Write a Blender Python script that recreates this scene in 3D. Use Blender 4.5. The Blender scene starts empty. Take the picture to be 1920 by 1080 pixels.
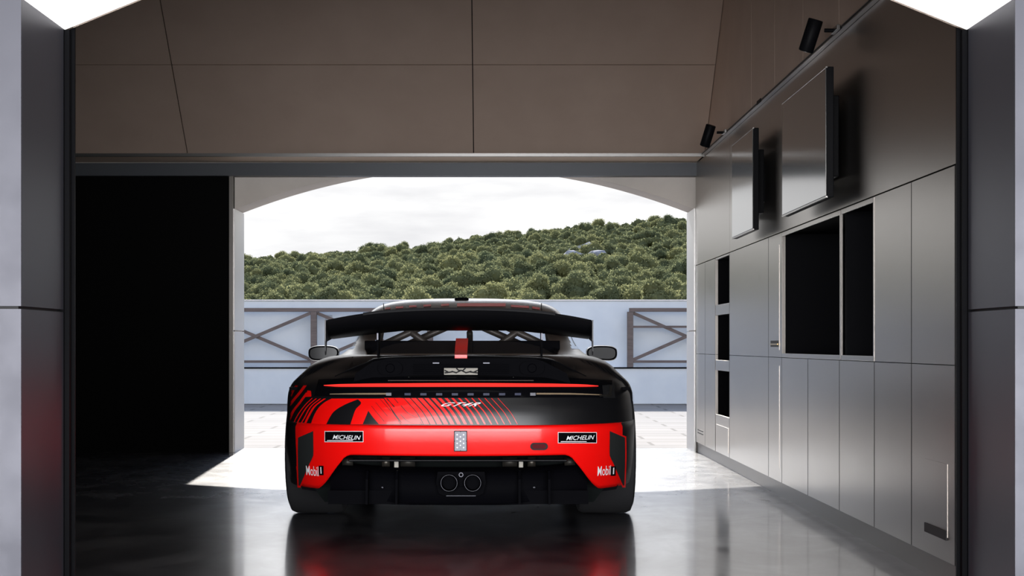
import bpy, bmesh, math, random
from mathutils import Vector, Matrix
from bisect import bisect_right
random.seed(7)
C = bpy.context.scene
COL = C.collection
R = math.radians

# ------------------------------------------------------------------ camera
F = 3000.0; VX = 925.0; VY = 646.0; CH = 0.94
cd = bpy.data.cameras.new('camera'); cam = bpy.data.objects.new('camera', cd); COL.objects.link(cam)
cam.location = (0, 0, CH); cam.rotation_euler = (R(90), 0, 0)
cd.sensor_width = 36; cd.lens = F / 1920 * 36
cd.shift_x = (960 - VX) / 1920; cd.shift_y = (VY - 540) / 1920
cd.clip_end = 3000; cd.clip_start = 0.05
C.camera = cam
C.view_settings.view_transform = 'Standard'; C.view_settings.look = 'None'
C.view_settings.exposure = 0.0; C.view_settings.gamma = 1; C.view_settings.use_curve_mapping = False

# ------------------------------------------------------------------ world: cloudy sky
W = bpy.data.worlds.new('sky'); C.world = W; W.use_nodes = True
nt = W.node_tree; N = nt.nodes; L = nt.links; N.clear()
out = N.new('ShaderNodeOutputWorld'); bg = N.new('ShaderNodeBackground'); L.new(bg.outputs[0], out.inputs[0])
tc = N.new('ShaderNodeTexCoord'); sep = N.new('ShaderNodeSeparateXYZ'); L.new(tc.outputs['Generated'], sep.inputs[0])
mp = N.new('ShaderNodeMapping'); mp.inputs['Scale'].default_value = (5, 5, 26); mp.inputs['Location'].default_value = (0.9, 0.0, 2.2)
L.new(tc.outputs['Generated'], mp.inputs[0])
nz = N.new('ShaderNodeTexNoise'); nz.inputs['Scale'].default_value = 1.15; nz.inputs['Detail'].default_value = 6; nz.inputs['Roughness'].default_value = 0.52
L.new(mp.outputs[0], nz.inputs[0])
cr = N.new('ShaderNodeValToRGB')
cr.color_ramp.elements[0].position = 0.33; cr.color_ramp.elements[0].color = (0.74, 0.74, 0.76, 1)
cr.color_ramp.elements[1].position = 0.51; cr.color_ramp.elements[1].color = (0.97, 0.97, 0.97, 1)
L.new(nz.outputs[0], cr.inputs[0])
# higher up the sky turns to blue between the clouds
up = N.new('ShaderNodeMapRange'); up.inputs[1].default_value = 0.18; up.inputs[2].default_value = 0.6
L.new(sep.outputs[2], up.inputs[0])
mx = N.new('ShaderNodeMix'); mx.data_type = 'RGBA'
L.new(up.outputs[0], mx.inputs[0]); L.new(cr.outputs[0], mx.inputs[6]); mx.inputs[7].default_value = (0.50, 0.66, 1.0, 1)
L.new(mx.outputs[2], bg.inputs[0])
# the clouds are brighter in a wide glow round the sun (well above what the camera sees)
dt = N.new('ShaderNodeVectorMath'); dt.operation = 'DOT_PRODUCT'; L.new(tc.outputs['Generated'], dt.inputs[0])
dt.inputs[1].default_value = (-0.048, 0.868, 0.495)
gl = N.new('ShaderNodeMapRange'); gl.interpolation_type = 'SMOOTHSTEP'; gl.inputs[1].default_value = 0.91; gl.inputs[2].default_value = 1.0; gl.inputs[3].default_value = 1.12; gl.inputs[4].default_value = 7.0
L.new(dt.outputs['Value'], gl.inputs[0]); L.new(gl.outputs[0], bg.inputs[1])

# ------------------------------------------------------------------ sun and large lamps
def lamp(name, kind, loc, rot, energy, color=(1, 1, 1), **kw):
    d = bpy.data.lights.new(name, kind); d.energy = energy; d.color = color
    for k, v in kw.items(): setattr(d, k, v)
    o = bpy.data.objects.new(name, d); COL.objects.link(o); o.location = loc; o.rotation_euler = rot
    return o
SD = Vector((0.055, -1.0, -0.57)).normalized()
sun = lamp('sun', 'SUN', (0, 30, 30), (0, 0, 0), 8.0, (1.0, 0.95, 0.88), angle=R(0.6))
sun.rotation_euler = SD.to_track_quat('-Z', 'Y').to_euler()
# daylight through the wide opening behind the photographer
lamp('rear_daylight', 'AREA', (0.3, -3.9, 1.35), (R(90), 0, 0), 1480, (0.96, 0.97, 1.0), shape='RECTANGLE', size=11.0, size_y=2.5)
# unseen fill lamp added under the front room ceiling
lamp('front_room_fill', 'AREA', (0.2, 2.2, 3.95), (R(10), 0, 0), 40, (0.97, 0.97, 1.0), shape='RECTANGLE', size=8.0, size_y=3.0)

# ------------------------------------------------------------------ helpers
def mat(name, base=(0.5, 0.5, 0.5), rough=0.5, metal=0.0, spec=0.5, coat=0.0, emit=None, es=0.0, trans=0.0, alpha=1.0):
    m = bpy.data.materials.new(name); m.use_nodes = True
    b = m.node_tree.nodes['Principled BSDF']
    b.inputs['Base Color'].default_value = (*base, 1); b.inputs['Roughness'].default_value = rough
    b.inputs['Metallic'].default_value = metal; b.inputs['Specular IOR Level'].default_value = spec
    b.inputs['Coat Weight'].default_value = coat; b.inputs['Coat Roughness'].default_value = 0.06
    if emit: b.inputs['Emission Color'].default_value = (*emit, 1); b.inputs['Emission Strength'].default_value = es
    b.inputs['Transmission Weight'].default_value = trans; b.inputs['Alpha'].default_value = alpha
    return m
def noise_mat(m, scale, lo, hi, target='Base Color', stretch=(1, 1, 1), detail=5, p0=0.35, p1=0.65, rough=0.55):
    t = m.node_tree; n = t.nodes; b = n['Principled BSDF']
    c = n.new('ShaderNodeTexCoord'); mpp = n.new('ShaderNodeMapping'); mpp.inputs['Scale'].default_value = stretch
    z = n.new('ShaderNodeTexNoise'); z.inputs['Scale'].default_value = scale; z.inputs['Detail'].default_value = detail
    z.inputs['Roughness'].default_value = rough
    r = n.new('ShaderNodeValToRGB'); r.color_ramp.elements[0].position = p0; r.color_ramp.elements[1].position = p1
    f = lambda v: (*v, 1) if hasattr(v, '__len__') else (v, v, v, 1)
    r.color_ramp.elements[0].color = f(lo); r.color_ramp.elements[1].color = f(hi)
    t.links.new(c.outputs['Object'], mpp.inputs[0]); t.links.new(mpp.outputs[0], z.inputs[0]); t.links.new(z.outputs[0], r.inputs[0])
    t.links.new(r.outputs[0], b.inputs[target])
    return z
def bump_from(m, z, strength, dist=0.01):
    t = m.node_tree; bp = t.nodes.new('ShaderNodeBump'); bp.inputs['Strength'].default_value = strength; bp.inputs['Distance'].default_value = dist
    t.links.new(z.outputs[0], bp.inputs['Height']); t.links.new(bp.outputs[0], t.nodes['Principled BSDF'].inputs['Normal'])

def mesh_obj(name, verts, faces, mats, parent=None, midx=None, smooth=False, loc=None):
    me = bpy.data.meshes.new(name); me.from_pydata([tuple(v) for v in verts], [], faces)
    if not isinstance(mats, (list, tuple)): mats = [mats]
    for m in mats: me.materials.append(m)
    if midx is not None: me.polygons.foreach_set('material_index', midx)
    if smooth: me.polygons.foreach_set('use_smooth', [True] * len(me.polygons))
    me.update()
    o = bpy.data.objects.new(name, me); COL.objects.link(o)
    if parent: o.parent = parent
    if loc: o.location = loc
    return o
class MB:
    """collects shapes into one mesh"""
    def __init__(s): s.v = []; s.f = []; s.mi = []; s.cm = 0
    def add(s, v, f):
        n = len(s.v); s.v += [tuple(p) for p in v]; s.f += [tuple(i + n for i in q) for q in f]; s.mi += [s.cm] * len(f); return s
    def box(s, x0, y0, z0, x1, y1, z1, bev=0.0):
        if x0 > x1: x0, x1 = x1, x0
        if y0 > y1: y0, y1 = y1, y0
        if z0 > z1: z0, z1 = z1, z0
        if bev <= 0:
            v = [(x, y, z) for x in (x0, x1) for y in (y0, y1) for z in (z0, z1)]
            return s.add(v, [(0, 1, 3, 2), (4, 6, 7, 5), (0, 4, 5, 1), (2, 3, 7, 6), (0, 2, 6, 4), (1, 5, 7, 3)])
        bm = bmesh.new(); bmesh.ops.create_cube(bm, size=1)
        for q in bm.verts: q.co = Vector(((x0 + x1) / 2 + q.co.x * (x1 - x0), (y0 + y1) / 2 + q.co.y * (y1 - y0), (z0 + z1) / 2 + q.co.z * (z1 - z0)))
        bmesh.ops.bevel(bm, geom=bm.edges[:], offset=bev, segments=2, affect='EDGES', profile=0.5)
        bm.verts.index_update(); s.add([q.co for q in bm.verts], [[q.index for q in f.verts] for f in bm.faces]); bm.free(); return s
    def prism(s, pts, axis, a, b):
        """polygon pts (2D) extruded along axis from a to b; axis x: pts=(y,z); y: (x,z); z: (x,y)"""
        mk = {'x': lambda p, t: (t, p[0], p[1]), 'y': lambda p, t: (p[0], t, p[1]), 'z': lambda p, t: (p[0], p[1], t)}[axis]
        n = len(pts); v = [mk(p, a) for p in pts] + [mk(p, b) for p in pts]
        f = [tuple(range(n)), tuple(range(2 * n - 1, n - 1, -1))] + [(i, i + n, (i + 1) % n + n, (i + 1) % n) for i in range(n)]
        return s.add(v, f)
    def tube(s, pts, r, seg=10, cap=True, rs=None):
        pts = [Vector(p) for p in pts]; v = []; f = []; n = len(pts)
        for i, p in enumerate(pts):
            d = (pts[min(i + 1, n - 1)] - pts[max(i - 1, 0)]).normalized()
            a = d.cross(Vector((0, 0, 1)));
            if a.length < 1e-3: a = d.cross(Vector((1, 0, 0)))
            a.normalize(); b = d.cross(a); rr = rs[i] if rs else r
            for k in range(seg):
                t = 2 * math.pi * k / seg; v.append(p + a * math.cos(t) * rr + b * math.sin(t) * rr)
        for i in range(n - 1):
            for k in range(seg): f.append((i * seg + k, i * seg + (k + 1) % seg, (i + 1) * seg + (k + 1) % seg, (i + 1) * seg + k))
        if cap: f.append(tuple(range(seg - 1, -1, -1))); f.append(tuple((n - 1) * seg + k for k in range(seg)))
        return s.add(v, f)
    def lathe(s, prof, center, axis='x', seg=48, closed=False):
        """prof: list of (along, radius)"""
        v = []; f = []; n = len(prof); cx, cy, cz = center
        for (a, r) in prof:
            for k in range(seg):
                t = 2 * math.pi * k / seg; c, q = math.cos(t) * r, math.sin(t) * r
                v.append((cx + a, cy + c, cz + q) if axis == 'x' else (cx + c, cy + a, cz + q) if axis == 'y' else (cx + c, cy + q, cz + a))
        m = n if closed else n - 1
        for i in range(m):
            j = (i + 1) % n
            for k in range(seg): f.append((i * seg + k, i * seg + (k + 1) % seg, j * seg + (k + 1) % seg, j * seg + k))
        return s.add(v, f)
    def grid(s, P, close=False):
        nr = len(P); nc = len(P[0]); v = [p for r in P for p in r]
        f = [(i * nc + j, i * nc + j + 1, (i + 1) * nc + j + 1, (i + 1) * nc + j) for i in range(nr - 1) for j in range(nc - 1)]
        return s.add(v, f)
    def build(s, name, mats, parent=None, smooth=False, loc=None, fix=True, angle=None):
        o = mesh_obj(name, s.v, s.f, mats, parent, s.mi, smooth, loc)
        if fix:
            bm = bmesh.new(); bm.from_mesh(o.data); bmesh.ops.recalc_face_normals(bm, faces=bm.faces[:]); bm.to_mesh(o.data); bm.free()
        if angle is not None:
            for p in o.data.polygons: p.use_smooth = True
            o.data.set_sharp_from_angle(angle=R(angle))
        return o
def empty(name, loc=(0, 0, 0), label=None, cat=None, group=None):
    o = bpy.data.objects.new(name, None); COL.objects.link(o); o.location = loc; o.empty_display_size = 0.1
    return tag(o, label, cat, group)
def tag(o, label=None, cat=None, group=None, kind=None):
    if label: o['label'] = label
    if cat: o['category'] = cat
    if group: o['group'] = group
    if kind: o['kind'] = kind
    return o
def struct(o): o['kind'] = 'structure'; return o
def sharp(o, a=30):
    for p in o.data.polygons: p.use_smooth = True
    o.data.set_sharp_from_angle(angle=R(a)); return o

# ------------------------------------------------------------------ materials
M = {}
M['alu'] = mat('brushed_aluminium', (0.34, 0.313, 0.288), 0.29, 1.0)

t = M['alu'].node_tree; zz = t.nodes.new('ShaderNodeTexNoise'); zz.inputs['Scale'].default_value = 420; zz.inputs['Detail'].default_value = 2
bump_from(M['alu'], zz, 0.05, 0.002)
M['alu_light'] = mat('anodised_post_panel', (0.105, 0.105, 0.125), 0.5, 0.3); noise_mat(M['alu_light'], 5, 0.38, 0.47, 'Roughness')
M['alu_reveal'] = mat('dark_anodised_reveal', (0.11, 0.11, 0.135), 0.38, 0.7)
M['jamb'] = mat('pale_jamb_panel', (0.80, 0.78, 0.76), 0.36, 0.35)
M['bronze'] = mat('bronze_ceiling_panel', (0.55, 0.42, 0.34), 0.42, 0.4); noise_mat(M['bronze'], 3, (0.54, 0.41, 0.33), (0.58, 0.445, 0.36))
M['gap'] = mat('black_shadow_gap', (0.006, 0.006, 0.007), 0.6)
M['black_wall'] = mat('matt_black_panel', (0.003, 0.003, 0.003), 0.7, 0, 0.04)
M['black_void'] = mat('black_lining', (0.003, 0.003, 0.004), 0.8, 0, 0.1)
M['black_metal'] = mat('black_metal', (0.005, 0.005, 0.006), 0.45, 0, 0.05)
M['rail_steel'] = mat('track_aluminium', (0.30, 0.29, 0.28), 0.3, 1.0)
M['screen'] = mat('glossy_screen_glass', (0.24, 0.24, 0.24), 0.14, 0.9)
M['soffit'] = mat('luminous_soffit', (0.85, 0.85, 0.85), 0.6, emit=(1, 0.985, 0.96), es=1.3)
M['plaster'] = mat('white_render', (0.66, 0.70, 0.77), 0.85); z = noise_mat(M['plaster'], 1.6, (0.53, 0.60, 0.68), (0.60, 0.67, 0.74)); bump_from(M['plaster'], z, 0.2, 0.02)
M['room'] = mat('dark_room_paint', (0.10, 0.10, 0.105), 0.7)
M['wood'] = mat('weathered_brown_timber', (0.115, 0.085, 0.085), 0.65); noise_mat(M['wood'], 14, (0.085, 0.07, 0.07), (0.13, 0.105, 0.102), 'Base Color', (0.3, 1, 3))
M['facade'] = mat('beige_stone_cladding', (0.55, 0.50, 0.45), 0.6); noise_mat(M['facade'], 2.2, (0.70, 0.635, 0.575), (0.78, 0.71, 0.645))
# floor: dark polished resin, worn streaks
m = M['floor'] = mat('polished_dark_resin_floor', (0.05, 0.052, 0.06), 0.2, 0, 0.5)
t = m.node_tree; n = t.nodes; b = n['Principled BSDF']
c = n.new('ShaderNodeTexCoord')
z1 = n.new('ShaderNodeTexNoise'); z1.inputs['Scale'].default_value = 2.2; z1.inputs['Detail'].default_value = 9; z1.inputs['Roughness'].default_value = 0.62; z1.inputs['Distortion'].default_value = 0.7
mm = n.new('ShaderNodeMapping'); mm.inputs['Scale'].default_value = (1.3, 0.8, 1); t.links.new(c.outputs['Object'], mm.inputs[0]); t.links.new(mm.outputs[0], z1.inputs[0])
r1 = n.new('ShaderNodeValToRGB'); r1.color_ramp.elements[0].position = 0.35; r1.color_ramp.elements[1].position = 0.68
r1.color_ramp.elements[0].color = (0.018, 0.018, 0.023, 1); r1.color_ramp.elements[1].color = (0.075, 0.072, 0.074, 1)
t.links.new(z1.outputs[0], r1.inputs[0]); t.links.new(r1.outputs[0], b.inputs['Base Color'])
r2 = n.new('ShaderNodeMapRange'); r2.inputs[1].default_value = 0.3; r2.inputs[2].default_value = 0.7; r2.inputs[3].default_value = 0.28; r2.inputs[4].default_value = 0.42
t.links.new(z1.outputs[0], r2.inputs[0]); t.links.new(r2.outputs[0], b.inputs['Roughness'])
z3 = n.new('ShaderNodeTexNoise'); z3.inputs['Scale'].default_value = 3.5; z3.inputs['Detail'].default_value = 8; z3.inputs['Roughness'].default_value = 0.7; z3.inputs['Distortion'].default_value = 1.2
t.links.new(c.outputs['Object'], z3.inputs[0]); r3 = n.new('ShaderNodeMapRange'); r3.inputs[1].default_value = 0.38; r3.inputs[2].default_value = 0.66; r3.inputs[3].default_value = 0.07; r3.inputs[4].default_value = 0.16
t.links.new(z3.outputs[0], r3.inputs[0]); t.links.new(r3.outputs[0], b.inputs['Coat Roughness'])
b.inputs['Specular IOR Level'].default_value = 0.3; b.inputs['Coat Weight'].default_value = 0.8
z2 = n.new('ShaderNodeTexNoise'); z2.inputs['Scale'].default_value = 9; z2.inputs['Detail'].default_value = 4; t.links.new(c.outputs['Object'], z2.inputs[0])
bp = n.new('ShaderNodeBump'); bp.inputs['Strength'].default_value = 0.02; bp.inputs['Distance'].default_value = 0.005
t.links.new(z2.outputs[0], bp.inputs['Height']); t.links.new(bp.outputs[0], b.inputs['Normal'])
m = M['paving'] = mat('pale_concrete_paving', (0.5, 0.47, 0.44), 0.8, 0, 0.08)
t = m.node_tree; n = t.nodes; b = n['Principled BSDF']
c = n.new('ShaderNodeTexCoord'); br = n.new('ShaderNodeTexBrick'); br.inputs['Scale'].default_value = 0.5
br.inputs['Color1'].default_value = (0.25, 0.235, 0.22, 1); br.inputs['Color2'].default_value = (0.21, 0.197, 0.185, 1); br.inputs['Mortar'].default_value = (0.12, 0.11, 0.10, 1)
br.inputs['Mortar Size'].default_value = 0.01; br.offset = 0.5
t.links.new(c.outputs['Object'], br.inputs['Vector']); t.links.new(br.outputs['Color'], b.inputs['Base Color'])

# ------------------------------------------------------------------ setting
XR = 1.77; XL = -4.0; YB = 14.0; YO = 14.5; YP0 = 5.5; YP1 = 6.05
DL = -2.277                      # left edge of the rear opening
PL = -1.62; PR = 1.79            # portal post planes
struct(MB().box(-9, -4, -0.2, 9, 14.5, 0).build('floor', M['floor']))
struct(MB().box(-60, 14.5, -0.2, 60, 190, -0.005).build('terrace_ground', M['paving']))

# back wall: black sliding panel side + beam + arch facade
struct(MB().box(XL, YB, 0, DL, YB + 0.08, 2.41).build('wall_back', M['black_wall']))
mb = MB().box(XL, 13.93, 2.41, XR, YB + 0.06, 2.52)
struct(mb.build('trim_1', mat('dark_steel_beam', (0.06, 0.066, 0.075), 0.45, 0.3)))
# facade with segmental arch (thickness YB+.08 .. YO)
ARC_C = -0.25; ARC_Z = 2.525; ARC_K = 0.0965
pts = [(-9, 0), (DL, 0)]
for i in range(41):
    x = DL + (XR - DL) * i / 40; pts.append((x, ARC_Z - ARC_K * (x - ARC_C) ** 2))
right = pts[-1]
def facade():
    mb = MB(); y0, y1 = YB + 0.08, YO
    arc = pts[2:]
    # front/back skin as vertical strips up to z 6
    xs = [p[0] for p in arc]; zs = [p[1] for p in arc]
    for yy in (y0, y1):
        P = [[(x, yy, zz) for x, zz in zip(xs, zs)], [(x, yy, 6.0) for x in xs]]; mb.grid(P)
    mb.grid([[(x, y0, zz) for x, zz in zip(xs, zs)], [(x, y1, zz) for x, zz in zip(xs, zs)]])
    mb.box(-9, y0, 0, DL, y1, 6.0); mb.box(XR, y0, 0, 9, y1, 6.0)
    return mb
struct(sharp(facade().build('wall_facade', M['facade']), 30))
# jambs with seam
for nm, xa, s in (('trim_2', DL, 1), ('trim_3', XR, -1)):
    mb = MB(); za = ARC_Z - ARC_K * (xa - ARC_C) ** 2
    mb.box(xa, YB + 0.0, 0.0, xa + s * 0.014, YO + 0.03, 1.055); mb.box(xa, YB + 0.0, 1.065, xa + s * 0.014, YO + 0.03, za)
    struct(mb.build(nm, M['jamb']))
struct(MB().box(DL - 0.03, YB - 0.03, 0, DL + 0.004, YB - 0.001, 2.41).build('trim_4', M['alu']))

# sloping bulkhead over the rear opening, panelled with shadow gaps
def bulkhead():
    mb = MB(); y0, z0, y1, z1 = 13.4, 2.53, 11.75, 4.1
    seams_x = [XL, -2.56, -0.165, XR]
    seam_s = [0, 0.405, 1.0]
    def P(s, x): return (x, y0 + (y1 - y0) * s, z0 + (z1 - z0) * s)
    nx, ny, nz_ = 0, 1, 1
    g = 0.004
    for i in range(3):
        for j in range(2):
            a, bb = seams_x[i] + g, seams_x[i + 1] - g; s0, s1 = seam_s[j] + 0.002, seam_s[j + 1] - 0.002
            fr = [P(s0, a), P(s0, bb), P(s1, bb), P(s1, a)]
            bk = [(p[0], p[1] + 0.014, p[2] + 0.014) for p in fr]
            mb.add(fr + bk, [(0, 1, 2, 3), (7, 6, 5, 4), (0, 4, 5, 1), (1, 5, 6, 2), (2, 6, 7, 3), (3, 7, 4, 0)])
    o = mb.build('ceiling_bulkhead', M['bronze']); struct(o)
    b2 = MB(); fr = [P(0, XL), P(0, XR), P(1, XR), P(1, XL)]; fr = [(p[0], p[1] + 0.016, p[2] + 0.016) for p in fr]
    bk = [(p[0], p[1] + 0.05, p[2] + 0.05) for p in fr]
    b2.add(fr + bk, [(0, 1, 2, 3), (7, 6, 5, 4), (0, 4, 5, 1), (1, 5, 6, 2), (2, 6, 7, 3), (3, 7, 4, 0)])
    struct(b2.build('ceiling_bulkhead_backing', M['gap']))
bulkhead()
# soffit ledge and rail under the bulkhead
mb = MB().box(XL, 13.42, 2.528, XR - 0.002, 13.93, 2.56); struct(mb.build('trim_5', mat('warm_soffit_board', (0.75, 0.58, 0.44), 0.5, 0.0)))
mb = MB().box(XL, 13.385, 2.515, XR - 0.002, 13.418, 2.54); struct(mb.build('trim_6', M['rail_steel']))
struct(MB().box(XL, YP1, 4.0, XR + 0.5, 11.9, 4.1).build('ceiling', M['black_wall']))
struct(MB().box(XL - 0.1, YP1, 0, XL, 14.08, 4.1).build('wall_left', M['black_wall']))
# roof over the bulkhead void
struct(MB().box(XL - 0.1, 11.9, 4.1, XR + 0.6, 14.5, 4.2).build('ceiling_roof', M['black_wall']))

# right wall: structure behind the cabinets, upper cladding panels
XW = 2.16
struct(MB().box(XW, YP1 + 0.02, 0, XW + 0.1, YB + 0.08, 4.1).build('wall_right', M['black_wall']))
def panels(name, rects, x, th, material):
    mb = MB()
    for (ya, yb, za, zb) in rects: mb.box(x, ya + 0.003, za + 0.003, x + th, yb - 0.003, zb - 0.003)
    return struct(mb.build(name, material))
panels('wall_right_cladding', [(6.10, 11.985, 1.63, 2.52), (11.985, 13.99, 1.63, 2.52)], XR, 0.03, M['alu'])
panels('wall_right_upper', [(6.10, 8.195, 2.545, 4.0), (8.195, 9.15, 2.545, 4.0), (9.15, 10.07, 2.545, 4.0), (10.07, 10.98, 2.545, 4.0), (10.98, 13.4, 2.545, 4.0)], XR, 0.03, M['bronze'])
struct(MB().box(XR + 0.031, 6.10, 1.62, XR + 0.06, 13.99, 4.0).build('wall_right_backing', M['gap']))
struct(MB().box(XR + 0.012, 6.10, 0, XR + 0.04, 13.99, 0.088).build('baseboard_right', mat('shade_toned_plinth_metal', (0.17, 0.155, 0.145), 0.4, 0.8)))  # metal colour darkened to stand in for the plinth's recess shade

# portal: posts, gable soffit, door channel
def portal():
    for nm, xp, s in (('left', PL, -1), ('right', PR, 1)):
        mb = MB(); zt = 2.13
        for za, zb in ((0, 1.062), (1.072, zt)):
            mb.box(xp, YP0, za, xp + s * 0.012, YP1 - 0.02, zb)
        struct(mb.build('wall_portal_reveal_' + nm, M['alu_reveal']))
        mb = MB()
        for za, zb in ((0, 1.062), (1.072, 4.2)):
            mb.box(xp + s * 0.0, YP0 - 0.012, za, xp + s * 6.5, YP0 - 0.0005, zb)
        struct(mb.build('wall_portal_face_' + nm, M['alu_light']))
        mb = MB().box(xp + s * 0.013, YP0 + 0.001, 0, xp + s * 3.0, YP1 - 0.021, zt)
        struct(mb.build('wall_portal_core_' + nm, M['gap']))
        # door guide channel
        mb = MB(); x1 = xp - s * 0.0
        mb.box(x1, YP1 - 0.019, 0, x1 + s * 0.3, YP1 + 0.03, zt + 0.6)
        mb.box(x1 - s * 0.018, YP1 - 0.005, 0, x1, YP1 + 0.02, zt)
        mb.box(x1 - s * 0.028, YP1 + 0.035, 0, x1 + s * 0.02, YP1 + 0.047, zt + 0.6)
        struct(mb.build('trim_%d' % (7 if s < 0 else 8), M['black_metal']))
    xm = (PL + PR) / 2; zt = 2.13; zp = zt + 0.41 * (PR - PL) / 2
    for nm, xp in (('left', PL), ('right', PR)):
        mb = MB(); v = [(xp, YP0, zt), (xm, YP0, zp), (xm, YP1, zp), (xp, YP1, zt)]
        v += [(a, b_, c_ + 0.02) for a, b_, c_ in v]
        mb.add(v, [(0, 1, 2, 3), (7, 6, 5, 4), (0, 4, 5, 1), (1, 5, 6, 2), (2, 6, 7, 3), (3, 7, 4, 0)])
        struct(mb.build('ceiling_portal_' + nm, M['soffit']))
    # wall above the gable, both faces
    mb = MB()
    for ya, yb in ((YP0 - 0.012, YP0), (YP1, YP1 + 0.02)):
        mb.prism([(PL, zt), (xm, zp), (xm, 4.2), (PL, 4.2)], 'y', ya, yb); mb.prism([(xm, zp), (PR, zt), (PR, 4.2), (xm, 4.2)], 'y', ya, yb)
    struct(mb.build('wall_portal_gable', M['bronze']))
    mb = MB().box(XL - 0.1, YP1, 0, PL - 0.3, YP1 + 0.02, 4.2)
    struct(mb.build('wall_front_inner', M['black_wall']))
portal()
# front room around the photographer
struct(MB().box(-7, -4, 4.2, 7, 5.5, 4.3).build('ceiling_front_room', M['room']))
struct(MB().box(-7.1, -4, 0, -7, 5.5, 4.2).build('wall_front_room_left', M['room']))
struct(MB().box(7, -4, 0, 7.1, 5.5, 4.2).build('wall_front_room_right', M['room']))
mb = MB().box(-7, -4.1, 0, -5.4, -4, 4.2); mb.box(6.0, -4.1, 0, 7, -4, 4.2); mb.box(-5.4, -4.1, 3.6, 6.0, -4, 4.2)
struct(mb.build('wall_front_room_rear', M['room']))

# ------------------------------------------------------------------ cabinets on the right wall
ZB, ZM, ZT = 0.09, 0.86, 1.628
GRP = 'metal cabinet columns of the right wall'
def slab(ya, yb, za, zb, x=XR, th=0.022, bev=0.0, g=0.0017): return MB().box(x, ya + 0.0001, za + g, x + th, yb - 0.0001, zb - g, bev)
def carcass(o, ya, yb, za=ZB, zb=ZT, openings=()):
    mb = MB(); x0, x1 = XR + 0.024, XW - 0.01; t_ = 0.012; g = 0.001
    mb.box(x0, ya + g, za, x1, ya + t_, zb); mb.box(x0, yb - t_, za, x1, yb - g, zb)
    mb.box(x1 - t_, ya + t_, za, x1, yb - t_, zb)
    for q in (za, zb - t_): mb.box(x0, ya + t_, q, x1 - t_, yb - t_, q + t_)
    return mb.build('carcass', M['black_void'], o)
def unit(ya, yb, label, za=ZB, zb=ZT, name='wall_cabinet', cat='cabinet', group=GRP):
    o = empty(name, (0, 0, 0), label, cat, group); carcass(o, ya, yb, za, zb)
    if cat == 'cabinet': MB().box(XR - 0.0006, ya + 0.0002, za + 0.002, XR - 0.0001, ya + 0.008, zb - 0.002).build('seam_shade_strip', M['gap'], o)  # thin dark strip paints in the shaded seam between neighbouring columns
    return o
def door(o, ya, yb, za, zb, name='door'): return slab(ya, yb, za, zb).build(name, M['alu'], o)
def handle_slot(parent, ya, yb, za, zb, gold=False):
    mb = MB().box(XR - 0.003, ya, za, XR + 0.002, yb, zb, 0.001); return mb.build('finger_slot', M['gap'], parent)

u = unit(13.37, 13.97, 'narrow metal cabinet column at the far end beside the opening'); door(u, 13.37, 13.97, ZM, ZT)
d = door(u, 13.37, 13.97, ZB, ZM)
MB().box(XR - 0.002, 13.5, 0.175, XR + 0.001, 13.85, 0.185).build('finger_slot', M['gap'], d); MB().box(XR - 0.002, 13.5, 0.20, XR + 0.001, 13.85, 0.21).build('finger_slot', M['gap'], d)
u = unit(12.76, 13.37, 'plain narrow metal cabinet column left of the three small niches'); door(u, 12.76, 13.37, ZM, ZT); door(u, 12.76, 13.37, ZB, ZM)
# niche tower
u = unit(11.99, 12.76, 'tower of three small black niches stacked one over another', name='niche_cabinet')
mb = MB()
for za, zb in ((1.255, 1.61), (0.82, 1.17), (0.39, 0.735)): pass
for za, zb in ((ZB, 0.39), (0.735, 0.82), (1.17, 1.255), (1.61, ZT)):
    mb.box(XR, 12.0, za + 0.002, XR + 0.02, 12.74, zb - 0.002, 0.0015)
mb.build('front_panel', M['alu'], u)
for zz in (0.735, 1.17): MB().box(XR + 0.022, 12.01, zz, XR + 0.36, 12.73, zz + 0.08).build('shelf', M['black_void'], u)
slab(12.04, 12.70, 0.12, 0.31, XR - 0.004, 0.004).build('access_hatch', M['alu'], u)
u = unit(10.29, 11.99, 'widest plain metal cabinet column right of the three small niches'); door(u, 10.29, 11.99, ZM, ZT); door(u, 10.29, 11.99, ZB, ZM)
u = unit(9.815, 10.29, 'slim metal cabinet column with two tall hatches and a black slot')
d = door(u, 9.815, 10.29, ZM, ZT); h = slab(9.90, 10.22, 0.905, 1.56, XR - 0.0015, 0.0014).build('hatch', M['alu'], d)
handle_slot(h, 9.92, 10.20, 0.925, 0.965)
MB().box(XR - 0.008, 9.93, 0.938, XR - 0.003, 10.19, 0.946).build('slot_lip', mat('brass_lip', (0.45, 0.32, 0.15), 0.3, 1), h)
d = door(u, 9.815, 10.29, ZB, ZM); slab(9.90, 10.22, 0.17, 0.81, XR - 0.0015, 0.0014).build('hatch', M['alu'], d)
u = unit(9.0, 9.815, 'low metal cabinet under the left half of the large black niche', ZB, ZM); door(u, 9.0, 9.815, ZB, ZM)
u = unit(8.18, 9.0, 'low metal cabinet under the right half of the large black niche', ZB, ZM); door(u, 8.18, 9.0, ZB, ZM)
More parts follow.
